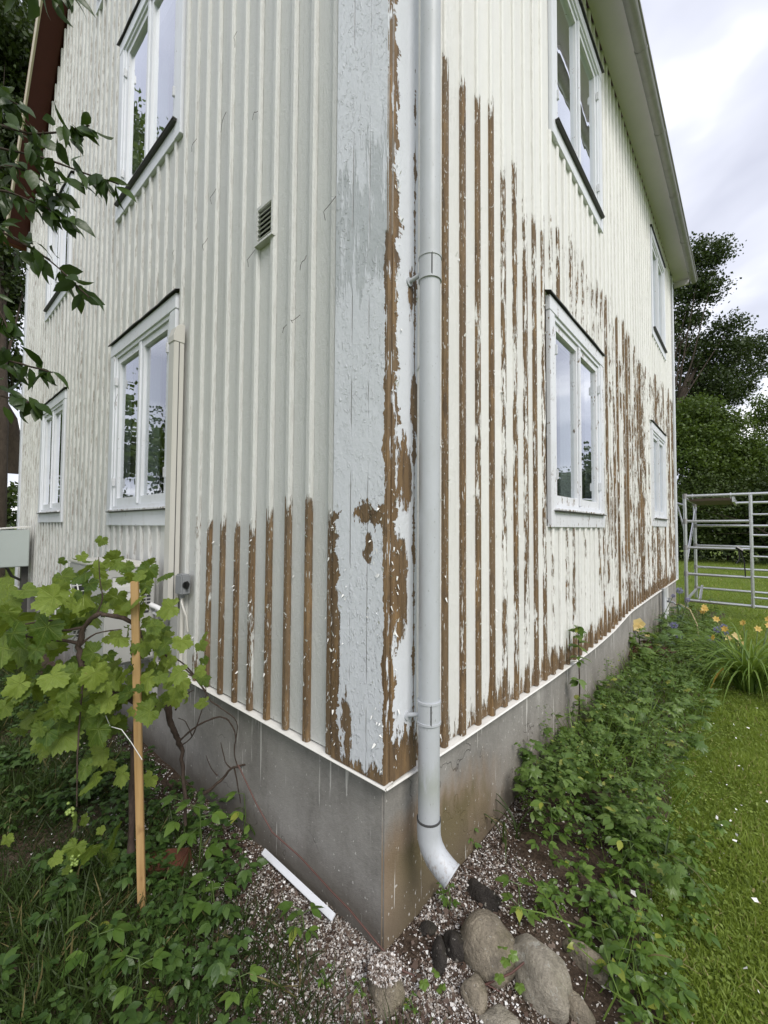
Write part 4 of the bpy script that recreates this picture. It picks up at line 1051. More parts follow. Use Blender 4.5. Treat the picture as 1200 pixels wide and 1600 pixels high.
# clover-like low leaves that roughen the lawn
n = 16000; P = lawn_pts(n, .58, 1.8, .1, 4.2); P[:, 2] += .012 + rng.random(len(P)) * .018
d = rng.normal(size=P.shape) * np.array([1, 1, .2]); nh = np.array([0, 0, 1.]) + rng.normal(size=P.shape) * .35
tag(scatter('clover', DI, DIF, P, d, nh, .010 + .012 * rng.random(len(P)), 'grass'), 'low clover and moss leaves in the lawn', 'clover', kind='stuff')

# ------------------------------------------------------------------ weeds: compound-leaf ground cover
def weeds(name, bases, hmin, hmax, lmin, lmax, mat, label, tv=OV, tf=OVF, per=9, cat='weeds', kind='stuff', parent=None, flat=.35):
    pos, dr, nh, sc_ = [], [], [], []; stems = []
    for b in bases:
        h = hmin + (hmax - hmin) * random.random(); tilt = np.array([random.gauss(0, .25), random.gauss(0, .25), 1]); tilt /= np.linalg.norm(tilt)
        tip = np.array(b) + tilt * h; stems.append((b, tip))
        for k in range(per):
            q = random.random() ** .7; pt = np.array(b) + tilt * h * (.35 + .65 * q)
            a = random.random() * 6.283; dh = np.array([math.cos(a), math.sin(a), random.gauss(.15, .25)])
            L = lmin + (lmax - lmin) * random.random(); pet = L * random.uniform(.3, .9); c = pt + dh * pet
            for da in ((-.9, 0, .9) if per < 12 else (0,)):
                ca, sa = math.cos(da), math.sin(da); dd = np.array([dh[0] * ca - dh[1] * sa, dh[0] * sa + dh[1] * ca, dh[2] - .25])
                pos.append(c); dr.append(dd); nh.append(np.array([random.gauss(0, flat), random.gauss(0, flat), 1])); sc_.append(L * (1 if da == 0 else .85))
    if not pos: return None
    o = scatter(name, tv, tf, np.array(pos), np.array(dr), np.array(nh), np.array(sc_), mat, parent)
    return (o, stems)
def bed_bases(n, f):
    out = []
    while len(out) < n:
        p = f(); out.append((p[0], p[1], gz(p[0], p[1])))
    return out
def right_bed():
    y = .95 + 6.6 * random.random() ** 1.15; return (random.uniform(.0, bed_edge(y) + .02), y)
def right_front():
    while True:
        x, y = random.uniform(.12, .85), random.uniform(.12, 1.4)
        if math.hypot(x - .44, y - .27) < .21 or (y < .5 and x < .56): continue
        if x > .34 + .25 * max(0, .5 - y) - .10 * (y > .8) and random.random() < .9: return (x, y)
o, _ = weeds('ground_cover', bed_bases(250, right_bed), .08, .36, .02, .062, 'bed', '', per=8); tag(o, 'dense mixed green foliage filling the bed along the right wall', 'ground cover', kind='stuff')
o, _ = weeds('ground_cover', bed_bases(115, right_front), .03, .18, .016, .050, 'weed', '', per=6); tag(o, 'low leafy weeds creeping over the soil right of the stones', 'ground cover', kind='stuff')
o, _ = weeds('ground_cover', bed_bases(420, right_bed), .12, .48, .010, .028, 'bed', '', DI, DIF, per=26); tag(o, 'fine small-leaved foliage woven through the right bed', 'ground cover', kind='stuff')
LB, LF = lobed(GER_L, .08, 5, .12)
o, _ = weeds('ground_cover', bed_bases(95, right_bed), .14, .46, .02, .055, 'bed', '', LB, LF, per=12); tag(o, 'lobed geranium-like leaves in the bed along the right wall', 'ground cover', kind='stuff')
def left_bed():
    while True:
        x, y = .25 - 4.5 * random.random() ** 1.25, -.02 - 1.25 * random.random()
        if random.random() < min(.85, max(0, (-y - .35) * 1.6)): continue
        near = max(0., 1 - math.hypot((x + .15) / .70, (y - .05) / .55))
        if near < .25 * random.random() + .02: return (x, y)
o, _ = weeds('ground_cover', bed_bases(190, left_bed), .04, .20, .022, .052, 'weed_dimmed', '', per=8); tag(o, 'leafy ground elder carpet in the left bed', 'ground cover', kind='stuff')
o, _ = weeds('ground_cover', bed_bases(260, left_bed), .03, .14, .02, .04, 'weed_dimmed', '', per=9); tag(o, 'dark low weeds among the grass in the left bed', 'ground cover', kind='stuff')

n = 5200; yy = .3 + 7. * rng.random(n) ** 1.2; P = np.column_stack([rng.random(n) * np.array([bed_edge(b) + .05 for b in yy]), yy, np.zeros(n)]); P = P[(P[:, 1] > 1.5) | ((P[:, 0] > .5) & (rng.random(len(P)) < .25))]
grass('grass', P, .08, .34, 'strap', 'thin long grass blades among the foliage of the right bed', lean=.8, tv=[(x * .55, y, z) for x, y, z in BT2])
# individual weeds that stand out
def weed_plant(base, h, L, per, mat, label, lean=(0, 0), name='weed', group=None):
    t = empty(name, tuple(base), label, 'weed', group); pos, dr, nh, sc_ = [], [], [], []
    tip = np.array([lean[0], lean[1], h]); sm = MB().tube([(0, 0, -.02), tuple(tip * .5 + np.array([.01, .005, 0])), tuple(tip)], [.004, .003, .002], 6)
    for k in range(per):
        q = .35 + .65 * (k / max(1, per - 1)); a = k * 2.4 + random.random() * .6; dh = np.array([math.cos(a), math.sin(a), random.uniform(-.05, .3)])
        p0 = tip * q; c = p0 + dh * L * .7; sm.tube([tuple(p0), tuple(c)], .0016, 4)
        for da, s in ((-.95, .8), (0, 1.), (.95, .8)):
            ca, sa = math.cos(da), math.sin(da); pos.append(c); dr.append([dh[0] * ca - dh[1] * sa, dh[0] * sa + dh[1] * ca, dh[2] - .3]); nh.append([random.gauss(0, .3), random.gauss(0, .3), 1]); sc_.append(L * s * random.uniform(.85, 1.15))
    sm.build('stem', 'stem', t, smooth=True); scatter('foliage', OV, OVF, np.array(pos), np.array(dr), np.array(nh), np.array(sc_), mat, t); return t
for px, py, h, L, lb in ((310, 1330, .26, .075, 'bright ground elder with broad leaflets close against the left foundation'), (285, 1300, .22, .07, 'ground elder between the stake and the dead vine branches'),
                         (330, 1420, .16, .065, 'ground elder right of the stake foot beside the chips'), (150, 1500, .16, .07, 'broad-leaved weed in the dark grass left of the stake foot'),
                         (215, 1545, .14, .06, 'broad-leaved weed at the bottom left below the stake'), (372, 1545, .10, .05, 'pale green weed at the bottom edge beside the chips'),
                         (470, 1440, .10, .055, 'single leafy weed in front of the white wooden strip'), (380, 1280, .20, .06, 'leafy weed against the left foundation under the dead branches')):
    weed_plant(G(px, py + 25, 0), h, L, 5, 'weed', lb)
for px, py, h, L, lb in ((810, 1430, .16, .05, 'leafy weed behind the rounded boulder'), (860, 1310, .22, .055, 'leafy weed beside the chips right of the spout'), (1000, 1310, .22, .05, 'weed with yellow-green leaflets at the lawn edge'),
                         (985, 1370, .20, .055, 'bright leafy weed in the middle of the right bed front'), (940, 1480, .12, .045, 'small weed in the soil right of the boulders'), (1010, 1480, .14, .05, 'weed at the lawn edge below the bright one'),
                         (700, 1405, .10, .03, 'thin seedling growing out of the chips below the spout'), (990, 1530, .13, .05, 'bluish green weed at the lower lawn edge'), (850, 1170, .34, .07, 'dark green leafy plant against the right foundation')):
    weed_plant(G(px, py + 20, 0), h, L, 5, 'weed' if h < .3 else 'bed', lb)
for px, py, h, L, lb in ((560, 1560, .05, .018, 'tiny seedling tuft in the chips in front of the corner'), (505, 1545, .06, .022, 'small low weed in the chips left of the chip-covered block'), (690, 1420, .08, .022, 'small seedling by the foundation under the spout'), (735, 1330, .10, .03, 'little weed against the foundation right of the spout'), (640, 1585, .05, .02, 'yellowish seedling at the bottom edge between the stones')):
    weed_plant(G(px, py, 0), h, L, 4, 'weed', lb)
# tall seed-stalk by the wall
t = empty('tall_weed', (.05, 2.0, 0), 'tall thin dark-stemmed weed with drooping leaf tufts in front of the right foundation', 'weed')
MB().tube([(0, 0, 0), (.01, .02, .4), (.0, .03, .83)], [.006, .005, .003], 6).build('stem', 'twig', t, smooth=True)
pos = []; dr = []
for k in range(44):
    q = random.choice((.3, .45, .6, .7, .78, .82)); a = random.random() * 6.28; pos.append([.01 * q, .03 * q, q + random.uniform(-.02, .02)]); dr.append([math.cos(a), math.sin(a), random.uniform(-.5, .3)])
scatter('foliage', OV, OVF, np.array(pos), np.array(dr), np.tile([0, 0, 1.], (44, 1)) + rng.normal(size=(44, 3)) * .3, .05 + .05 * rng.random(44), 'bed', t)

def arcs(root, n, L0, L1, w, mat, name='leaf', spread=(0, 6.283), up=1.2, droop=1.):
    me = []
    for k in range(n):
        a = spread[0] + (spread[1] - spread[0]) * random.random(); L = L0 + (L1 - L0) * random.random(); o = np.array([random.gauss(0, .04), random.gauss(0, .04), 0])
        dh = np.array([math.cos(a), math.sin(a), 0]); sd_ = np.array([-dh[1], dh[0], 0]); v, f = [], []; p = o.copy(); ang = rad(random.uniform(60, 85)) * min(1, up); m = 8
        for i in range(m + 1):
            q = i / m; ww = w * (1 - q ** 2) + .0005; v += [p - sd_ * ww + np.array([0, 0, ww * .5]), p.copy(), p + sd_ * ww + np.array([0, 0, ww * .5])]
            p = p + (dh * math.cos(ang) + np.array([0, 0, math.sin(ang)])) * L / m; ang -= rad(random.uniform(8, 22)) * droop
        for i in range(m): f += [(3 * i, 3 * i + 1, 3 * i + 4, 3 * i + 3), (3 * i + 1, 3 * i + 2, 3 * i + 5, 3 * i + 4)]
        me.append(link(name, mesh_of(name, v, f, mat), root))
    return me
dl = empty('daylily', (.95, 4.15, 0), 'big clump of arching strap leaves with orange-yellow flowers at the lawn edge', 'daylily')
arcs(dl, 190, .55, 1.15, .010, 'strap')
yl = arcs(dl, 1, .75, .75, .016, 'yleaf', spread=(-2.2, -2.0), up=.9, droop=1.35)[0]; yl['label'] = 'yellowed dry strap leaf bending to the lawn'
def flower(root, p, r, mat, n=6, name='flower', face=(0, -.4, 1)):
    pos = np.tile(np.array(p), (n, 1)); f = Vector(face).normalized(); a = f.orthogonal(); b = f.cross(a)
    d = np.array([list(a * math.cos(k * 6.283 / n) + b * math.sin(k * 6.283 / n) + f * .5) for k in range(n)])
    return scatter(name, OV, OVF, pos, d, np.tile(np.array(f), (n, 1)), r, mat, root, widths=np.full(n, 2.1 if n == 5 else 1.3))
sm = MB()
for k in range(15):
    p = (random.uniform(-.3, .7), random.uniform(-.05, .6), random.uniform(.45, .62)); flower(dl, p, .036, 'petal_orange', face=(random.gauss(0, .6), -1, .6)); sm.tube([(p[0] * .2, p[1] * .2, 0), (p[0] * .7, p[1] * .7, p[2] * .6), p], .0035, 5)
sm.build('stem', 'stem', dl, smooth=True)
for k, (px, py, d, lb) in enumerate(((1095, 948, 6.2, 'orange-yellow lily in front of the scaffold foot rail'), (1150, 998, 4.7, 'pale yellow lily between the thistles and the strap leaves'))):
    c = A(px, py, d); t = empty('lily', (c[0], c[1], 0), lb, 'lily'); q = MB()
    for j in range(4):
        p = (random.gauss(0, .05), random.gauss(0, .05), c[2] + random.gauss(0, .03)); flower(t, p, .042, 'petal_orange' if k == 0 else 'petal_yellow', face=(.3, -1, .5)); q.tube([(0, 0, 0), (p[0] * .5, p[1] * .5, p[2] * .5), p], .004, 5)
    q.build('stem', 'stem', t, smooth=True)
# hollyhock with pale yellow flowers
c = A(993, 985, 4.75); t = empty('hollyhock', (c[0] + .05, c[1], 0), 'hollyhock with two pale yellow open flowers by the right foundation', 'hollyhock')
q = MB().tube([(0, 0, 0), (-.02, .02, .3), (-.05, 0, c[2] + .05)], [.008, .007, .005], 6)
for p, r in (((-.10, -.03, c[2] + .06), .075), ((-.02, .0, c[2] + .075), .07), ((-.10, -.02, c[2] - .10), .045), ((.06, .0, c[2] - .03), .035), ((-.03, -.03, c[2] + .04), .05)): flower(t, p, r, 'petal_yellow', 5, face=(.5, -1, .35))
q.build('stem', 'stem', t, smooth=True)
GV, GF = lobed(GER_L, .05, 9, .15)
scatter('foliage', GV, GF, np.column_stack([rng.normal(size=22) * .13, rng.normal(size=22) * .13, .1 + .32 * rng.random(22)]), rng.normal(size=(22, 3)) * np.array([1, 1, .2]), np.array([0, -.3, 1.]) + rng.normal(size=(22, 3)) * .3, .07 + .05 * rng.random(22), 'bed', t)
# globe thistles
THG = 'blue globe thistles in the right bed'
for k, (px, py, d, r, lb) in enumerate(((1062, 923, 5.6, .052, 'tallest blue globe thistle, in front of the left scaffold post'), (1052, 931, 5.6, .03, 'small dark globe thistle just left of the tallest one'),
        (1075, 937, 5.4, .032, 'globe thistle just right of the tallest one by the scaffold foot'), (1053, 977, 5.0, .05, 'pale globe thistle low between the hollyhock and the scaffold'),
        (1061, 993, 4.9, .045, 'faded globe thistle below the pale low one'), (1120, 984, 4.9, .045, 'left one of the paired blue globe thistles before the strap leaves'), (1131, 980, 4.9, .045, 'right one of the paired blue globe thistles before the strap leaves'),
        (1135, 990, 4.8, .03, 'small green globe thistle right under the pair'), (1107, 997, 4.8, .04, 'dull globe thistle left below the pair'), (1122, 1001, 4.7, .03, 'lowest small globe thistle under the pair'), (1089, 995, 5.0, .035, 'green unopened globe thistle left of the pair'))):
    c = A(px, py, d); bx, by = c[0] + random.uniform(-.12, .05) - .08, c[1] + random.uniform(-.1, .1); t = empty('globe_thistle', (bx, by, 0), lb, 'thistle', THG)
    rel = np.array([c[0] - bx, c[1] - by, c[2]]); MB().tube([(0, 0, 0), tuple(rel * np.array([.35, .35, .5])), tuple(rel)], [.006, .005, .004], 6).build('stem', 'grey_leaf' if False else 'stem', t, smooth=True)
    u = unit(240); scatter('flower_head', [(-.09, 0, 0), (.09, 0, 0), (0, 1, 0)], [(0, 1, 2)], rel + u * r * .45, u, unit(240), r * .55, 'thistle', t, smooth=False)
    m_ = 14; q = rng.random(m_) * .75; scatter('foliage', OV, OVF, q[:, None] * rel, rng.normal(size=(m_, 3)) * np.array([1, 1, .3]), np.tile([0, 0, 1.], (m_, 1)) + rng.normal(size=(m_, 3)) * .3, .07 + .07 * rng.random(m_), 'grey_leaf', t, widths=np.full(m_, .6))
t = empty('coral_bells', (.12, 4.2, 0), 'dark maroon-leaved plant low behind the hollyhock', 'plant')
scatter('foliage', GV, GF, np.column_stack([rng.normal(size=40) * .12, rng.normal(size=40) * .12, .15 + .12 * rng.random(40)]), rng.normal(size=(40, 3)) * np.array([1, 1, .2]), np.array([0, 0, 1.]) + rng.normal(size=(40, 3)) * .35, .05 + .03 * rng.random(40), 'maroon', t)
MB().tube([(0, 0, 0), (.02, .0, .2)], .008, 6).build('stem', 'maroon', t)
for (x, y, n, L0, L1, lb) in ((.30, 2.9, 26, .3, .55, 'grey-green grass tuft in the middle of the right bed'), (.06, .84, 12, .18, .42, 'upright grass tuft against the right foundation near the spout'), (.56, 1.1, 14, .2, .40, 'long arching grass tuft at the lawn edge'), (.66, .5, 12, .12, .28, 'grass tuft at the lower lawn edge')):
    t = empty('grass_tuft', (x, y, 0), lb, 'grass tuft'); arcs(t, n, L0, L1, .004, 'grey_leaf' if y > 2 else 'grass_dark', 'blade')

# ------------------------------------------------------------------ bramble runner, dead branches
run = [A(372, 1195, 1.92), A(400, 1255, 1.86), A(425, 1300, 1.80), A(470, 1340, 1.73), A(520, 1395, 1.62), A(545, 1420, 1.56), A(590, 1475, 1.47), A(625, 1515, 1.42), A(660, 1530, 1.42), A(720, 1540, 1.40), A(760, 1538, 1.38), A(800, 1520, 1.38), A(826, 1498, 1.40)]
t = empty('bramble_runner', tuple(run[0]), 'thin reddish runner trailing down the left foundation and over the stones', 'runner')
world_part(MB().tube(run, .0032, 7).tube([run[8], A(668, 1560, 1.37), A(672, 1590, 1.36)], .002, 5).tube([run[10], A(800, 1560, 1.36), A(850, 1590, 1.34)], .0025, 5), 'stem', 'bramble', t, smooth=True)
ys = [(680, 1520), (662, 1535), (668, 1555), (655, 1575), (690, 1545), (785, 1480), (800, 1492), (790, 1500), (780, 1525), (812, 1540), (845, 1590), (820, 1580)]
yv, yf = grape_leaf(21, .2); ym = mesh_of('leaf', yv, yf, 'weed')
for px, py in ys:
    o = link('leaf', ym, t); p = A(px, py, 1.36) - np.array(run[0]); o.matrix_local = orient(p, (random.gauss(0, 1), random.gauss(0, 1), -.3), (0, -.5, 1), .022)
dv = empty('dead_vine', tuple(A(262, 1090, 2.1)), 'bare dark vine branches standing against the left foundation', 'dead vine')
def br(pts, r, root, mat='twig', name='branch', d0=2.1):
    P_ = [A(p[0], p[1], p[2] if len(p) > 2 else d0) for p in pts]; n_ = len(P_)
    rr = [r * (1 - .55 * i / max(1, n_ - 1)) for i in range(n_)]
    fine, fr_ = [], []
    for i in range(n_ - 1):
        for s in range(4):
            q = s / 4; a, b = P_[max(i - 1, 0)], P_[i]; c_, e = P_[i + 1], P_[min(i + 2, n_ - 1)]
            fine.append(.5 * ((2 * b) + (-a + c_) * q + (2 * a - 5 * b + 4 * c_ - e) * q * q + (-a + 3 * b - 3 * c_ + e) * q ** 3) + rng.normal(size=3) * r * .18); fr_.append((rr[i] * (1 - q) + rr[i + 1] * q) * random.uniform(.85, 1.18))
    fine.append(P_[-1]); fr_.append(rr[-1])
    return world_part(MB().tube(fine, fr_, 7), name, mat, root, smooth=True)
br([(262, 1100), (268, 1130), (276, 1150), (284, 1175), (288, 1230, 2.0), (290, 1290, 1.95)], .016, dv)
for pts, r in (([(278, 1160), (300, 1140), (320, 1128), (345, 1120), (360, 1130), (368, 1150), (366, 1178), (372, 1200)], .005), ([(274, 1110), (285, 1090), (303, 1078)], .004), ([(284, 1165), (300, 1150), (312, 1120), (322, 1085), (318, 1060)], .0035),
               ([(280, 1150), (262, 1120), (250, 1090)], .003), ([(300, 1150), (290, 1128), (278, 1122)], .003), ([(320, 1240, 2.0), (345, 1220), (360, 1202), (380, 1195), (408, 1190)], .008), ([(362, 1202), (352, 1190), (345, 1160)], .004), ([(366, 1200), (372, 1230), (376, 1255)], .004),
               ([(284, 1040), (310, 1065), (330, 1095), (350, 1110), (370, 1128), (368, 1160)], .0045), ([(340, 1212), (330, 1200), (322, 1180)], .003)):
    br(pts, r, dv)

# ------------------------------------------------------------------ grape vine
gv = empty('grape_vine', tuple(G(205, 1330, 0)), 'grape vine with large bright green lobed leaves climbing beside the wooden stake', 'grape vine')
GD = 1.62
for pts, r in (([(205, 1330, 1.72), (208, 1230, 1.72), (212, 1150, 1.70), (218, 1105, 1.68), (195, 1090, 1.66), (160, 1080, 1.64), (138, 1065, 1.62), (125, 1030, 1.60), (124, 1005, 1.6), (134, 975, 1.6), (150, 962, 1.6), (172, 962, 1.62), (200, 970, 1.66), (215, 985, 1.68), (222, 1000, 1.7), (255, 1020, 1.75)], .014),
               ([(124, 1005, 1.6), (90, 1000, 1.58), (50, 996, 1.55), (10, 985, 1.5)], .006), ([(130, 980, 1.6), (100, 985, 1.55), (80, 970, 1.5), (40, 975, 1.5)], .006), ([(124, 1010, 1.6), (150, 990, 1.62), (190, 983, 1.66)], .004),
               ([(150, 962, 1.6), (160, 935, 1.6), (156, 905, 1.6), (154, 870, 1.6)], .003), ([(222, 1000, 1.7), (250, 1015, 1.78), (290, 1040, 1.9), (322, 1080, 2.0)], .005), ([(218, 1105, 1.68), (235, 1100, 1.7), (244, 1104, 1.7)], .005), ([(160, 1080, 1.64), (162, 1050, 1.6), (155, 1030, 1.58)], .005),
               ([(130, 1065, 1.62), (126, 1100, 1.55), (122, 1160, 1.5), (120, 1260, 1.5)], .004), ([(255, 1020, 1.75), (285, 1050, 1.85), (318, 1060, 1.95)], .004)):
    br(pts, r, gv, 'vine_bark', 'stem')
gmesh = [mesh_of('leaf', *grape_leaf(s, random.uniform(-.05, .30)), 'grape') for s in range(10)]
CL = [(158, 856, 1, 26, 8), (165, 905, 5, 24, 22), (195, 905, 3, 24, 16), (200, 880, 2, 20, 8), (55, 955, 3, 40, 14), (30, 940, 2, 30, 14), (95, 930, 4, 34, 20), (130, 950, 5, 36, 24), (185, 945, 5, 32, 20), (215, 930, 3, 26, 14), (15, 1000, 4, 42, 18), (50, 1040, 5, 36, 26),
      (245, 975, 5, 26, 20), (260, 1000, 5, 27, 22), (235, 960, 2, 24, 10), (275, 985, 2, 24, 12), (262, 1045, 6, 28, 22), (285, 1065, 4, 26, 16), (225, 1045, 6, 28, 24), (95, 1040, 5, 32, 22), (75, 1090, 7, 34, 28), (30, 1080, 5, 34, 24), (110, 1075, 5, 30, 22), (155, 1095, 6, 30, 22),
      (185, 1095, 5, 28, 18), (130, 1120, 7, 34, 24), (165, 1135, 4, 30, 16), (100, 1130, 5, 34, 24), (60, 1130, 4, 34, 26), (150, 1190, 3, 30, 14), (130, 1210, 3, 32, 16), (140, 1320, 4, 28, 18), (110, 1335, 3, 25, 16), (60, 1345, 3, 24, 22), (125, 1280, 3, 26, 14), (20, 1120, 3, 36, 16),
      (318, 1010, 2, 14, 8), (312, 1065, 2, 16, 6), (120, 890, 4, 26, 16), (225, 900, 3, 24, 12), (150, 925, 4, 28, 20), (205, 1010, 4, 28, 22), (175, 1015, 4, 30, 22), (240, 1075, 5, 28, 18), (200, 1070, 4, 28, 16), (60, 1000, 4, 34, 22), (30, 965, 3, 36, 16), (215, 1210, 2, 22, 8), (270, 1080, 3, 24, 12), (315, 1095, 1, 18, 4), (150, 1045, 4, 28, 22)]
gl = gv.location
for cx, cy, k, sz, sp in CL:
    for j in range(k + (2 if k > 3 else 0)):
        dd = random.uniform(1.42, 1.86); p = A(cx + random.gauss(0, sp * 1.1), cy + random.gauss(0, sp * .95), dd)
        L = sz * random.choice((.36, .48, .6, .72, .82, .92, .98)) * dd / F
        out = -FW * .45 + np.array([0, 0, .75]) + rng.normal(size=3) * .55
        dr_ = RT * random.gauss(0, .8) - UP * random.uniform(.1, 1.0) - FW * .2
        o = link('leaf', random.choice(gmesh), gv); o.matrix_local = orient(Vector(p) - gl, dr_, out, L, random.uniform(.85, 1.1))
# small unripe grape bunches and a light twine
import bmesh
for cx, cy in ((118, 1345), (108, 1270)):
    bg = MB(); cen_ = A(cx, cy, 1.5)
    for k in range(16):
        p = cen_ + np.array([random.gauss(0, .007), random.gauss(0, .007), random.gauss(0, .012)]) - np.array(gl); bm = bmesh.new(); bmesh.ops.create_icosphere(bm, subdivisions=1, radius=.006)
        bg.add([tuple(v.co + Vector(p)) for v in bm.verts], [tuple(v.index for v in f.verts) for f in bm.faces]); bm.free()
    tag(bg.build('grape_bunch', 'grape_berry', gv, smooth=True), kind='stuff')
tw = empty('twine', tuple(A(165, 1118, 1.55)), 'thin pale twine tied from the vine down past the stake', 'twine')
world_part(MB().tube([A(165, 1118, 1.58), A(172, 1135, 1.57), A(190, 1140, 1.56), A(205, 1160, 1.56), A(222, 1187, 1.56)], .0016, 5), 'cord', 'wrap', tw, smooth=True)

# ------------------------------------------------------------------ cherry tree whose branches hang in from the left
ch = empty('cherry_tree', (-3.3, -2.7, 0), 'fruit tree branches with dark drooping leaves hanging in at the upper left', 'tree')
world_part(MB().tube([(-3.3, -2.7, -.1), (-3.28, -2.66, .9), (-3.2, -2.55, 1.8), (-3.0, -2.3, 2.5), (-2.6, -1.9, 2.9)], [.12, .10, .085, .06, .04], 10), 'trunk', 'bark', ch, smooth=True)
hub = np.array([-2.6, -1.9, 2.9])
BR = [[(-160, 150, 2.3), (-60, 175, 2.1), (0, 195, 2.0), (45, 208, 1.95), (100, 205, 1.95), (140, 196, 1.95)], [(-160, 210, 2.3), (-60, 222, 2.1), (0, 232, 2.0), (60, 245, 1.95), (125, 268, 1.95), (185, 288, 1.95)],
      [(-160, 250, 2.2), (-60, 290, 2.05), (10, 300, 1.95), (65, 322, 1.95), (112, 345, 1.95)], [(-150, 300, 2.2), (-40, 345, 2.05), (20, 372, 2.0), (75, 405, 2.0), (140, 465, 2.0)],
      [(-150, 520, 2.2), (-50, 545, 2.05), (0, 560, 2.0), (45, 572, 2.0), (82, 582, 2.0)], [(-150, 590, 2.2), (-40, 605, 2.05), (15, 622, 2.0), (62, 632, 2.0)], [(-160, 330, 2.3), (-60, 420, 2.1), (-10, 470, 2.0), (15, 520, 2.0)],
      [(-150, 90, 2.3), (-50, 130, 2.1), (0, 150, 2.0), (30, 165, 2.0)], [(-100, 300, 2.1), (-30, 270, 2.0), (20, 260, 1.95), (70, 285, 1.95), (95, 310, 1.95)], [(-160, -60, 2.2), (-20, -30, 2.1), (60, -20, 2.0), (120, -10, 2.0)]]
cmesh = [mesh_of('leaf', [(x * s, y, z + k * y * y) for x, y, z in OV], OVF, 'cherry') for s, k in ((1.0, -.1), (.85, -.25), (1.1, .05), (.7, -.3), (.55, -.1))]
for i, pts in enumerate(BR):
    br(pts, .007, ch, 'twig', 'branch'); a = A(*pts[0])
    world_part(MB().tube([hub, (hub + a) / 2 + rng.normal(size=3) * .08, a], [.022, .014, .008], 7), 'limb', 'bark', ch, smooth=True)
    nl = (46 if i < 4 else 26)
    for k in range(nl):
        q = (.22 + .78 * (k / nl) ** .8) * (len(pts) - 1); i0 = min(int(q), len(pts) - 2); fq = q - i0; p = A(*[pts[i0][c] * (1 - fq) + pts[i0 + 1][c] * fq for c in range(3)])
        dr_ = RT * random.uniform(-.2, 1.0) - UP * random.uniform(.1, 1.1) + rng.normal(size=3) * .35
        if k == nl - 1: dr_ = RT + UP * -.5
        o = link('leaf', random.choice(cmesh), ch); o.matrix_local = orient(Vector(p) - ch.location + Vector(rng.normal(size=3) * (.03 if k < nl * .7 else .008)), dr_, -FW * .4 + UP * .6 + rng.normal(size=3) * .55, random.uniform(.068, .112))
u = unit(5200); P = np.array([-3.6, -3.3, 3.9]) + u * np.array([2.0, 1.8, 1.5]) * (rng.random((5200, 1)) ** .35)
keep = (P - CAM) @ FW; sx = 600 + F * ((P - CAM) @ RT) / np.maximum(keep, .05); P = P[(sx < -40) | (keep < .05)] - np.array(ch.location)
tag(scatter('crown', DI, DIF, P, rng.normal(size=P.shape) - np.array([0, 0, .4]), rng.normal(size=P.shape) + np.array([0, 0, .8]), .09 + .05 * rng.random(len(P)), 'cherry', ch), kind='stuff')

# ------------------------------------------------------------------ trees and hedges behind
def crown(name, blobs, nleaf, size, mat, root, clump=14):
    """blobs: (centre, radius); leaves gather in twig clumps inside them, leaving gaps"""
    w = np.array([b[1] ** 2 for b in blobs]); w /= w.sum(); pos = []; nc = nleaf // clump
    idx = rng.choice(len(blobs), nc, p=w); C_ = np.array([b[0] for b in blobs])[idx]; R0 = np.array([b[1] for b in blobs])[idx]
    c = C_ + unit(nc) * (rng.random((nc, 1)) ** .45) * R0[:, None] * np.array([1, 1, .8])
    p = np.repeat(c, clump, 0) + rng.normal(size=(nc * clump, 3)) * size * np.array([1.5, 1.5, .75]) - np.array(root.location)
    o = scatter(name, QD, QDF, p, rng.normal(size=p.shape) - np.array([0, 0, .35]), rng.normal(size=p.shape) * .8 + np.array([0, 0, 1.]), size * (.6 + .8 * rng.random(len(p))), mat, root, rnd=np.clip(np.repeat(rng.random(nc), clump) * .7 + rng.random(nc * clump) * .3, 0, 1), smooth=False)
    return tag(o, kind='stuff')
def tree(name, base, blobs, nleaf, size, mat, label, tr=.25, hub_z=3., group=None, cat='tree'):
    root = empty(name, tuple(base), label, cat, group); b = np.array(base); h = np.array([0, 0, hub_z])
    cen = np.mean([q[0] for q in blobs], 0) - b; mb = MB().tube([(0, 0, -.2), tuple(h * .5 + np.array([.1, 0, 0])), tuple(h), tuple((h + cen) / 2), tuple(cen)], [tr * 1.25, tr, tr * .85, tr * .5, tr * .2], 9)
    for q in blobs:
        e = np.array(q[0]) - b; k_ = random.uniform(.05, .75); mb.tube([tuple(h * (1 - k_) + cen * k_), tuple((h + e) / 2 + rng.normal(size=3) * .3), tuple(e)], [tr * .28, tr * .14, tr * .04], 6)
    mb.build('trunk', 'bark', root, smooth=True); crown('crown', blobs, nleaf, size, mat, root); return root
def B(px, py, d, rpx): return (A(px, py, d), rpx * d / F)
tree('oak_tree', (-3.2, 25.5, 0), [B(1095, 405, 24, 34), B(1122, 395, 24, 24), B(1080, 455, 24.5, 34), B(1105, 452, 24.5, 26), B(1068, 500, 25, 26), B(1092, 496, 25, 16), B(1140, 512, 24, 26), B(1128, 550, 24.5, 36), B(1165, 548, 25, 30), B(1190, 540, 25, 24), B(1110, 585, 25, 32), B(1155, 585, 24.5, 28), B(1085, 580, 25, 26), B(1190, 575, 25.5, 20), B(1075, 615, 25, 30),
      B(1040, 430, 26, 60), B(1010, 520, 26, 70), B(1110, 620, 25, 30), B(1150, 615, 25, 26), B(1060, 640, 25, 40), B(1075, 555, 25, 34), B(1100, 530, 25, 22), B(1120, 600, 24, 34), B(1075, 660, 24, 40)], 46000, .15, 'oak', 'tall dark green broadleaf tree rising behind the far right house corner', .3, 5.)
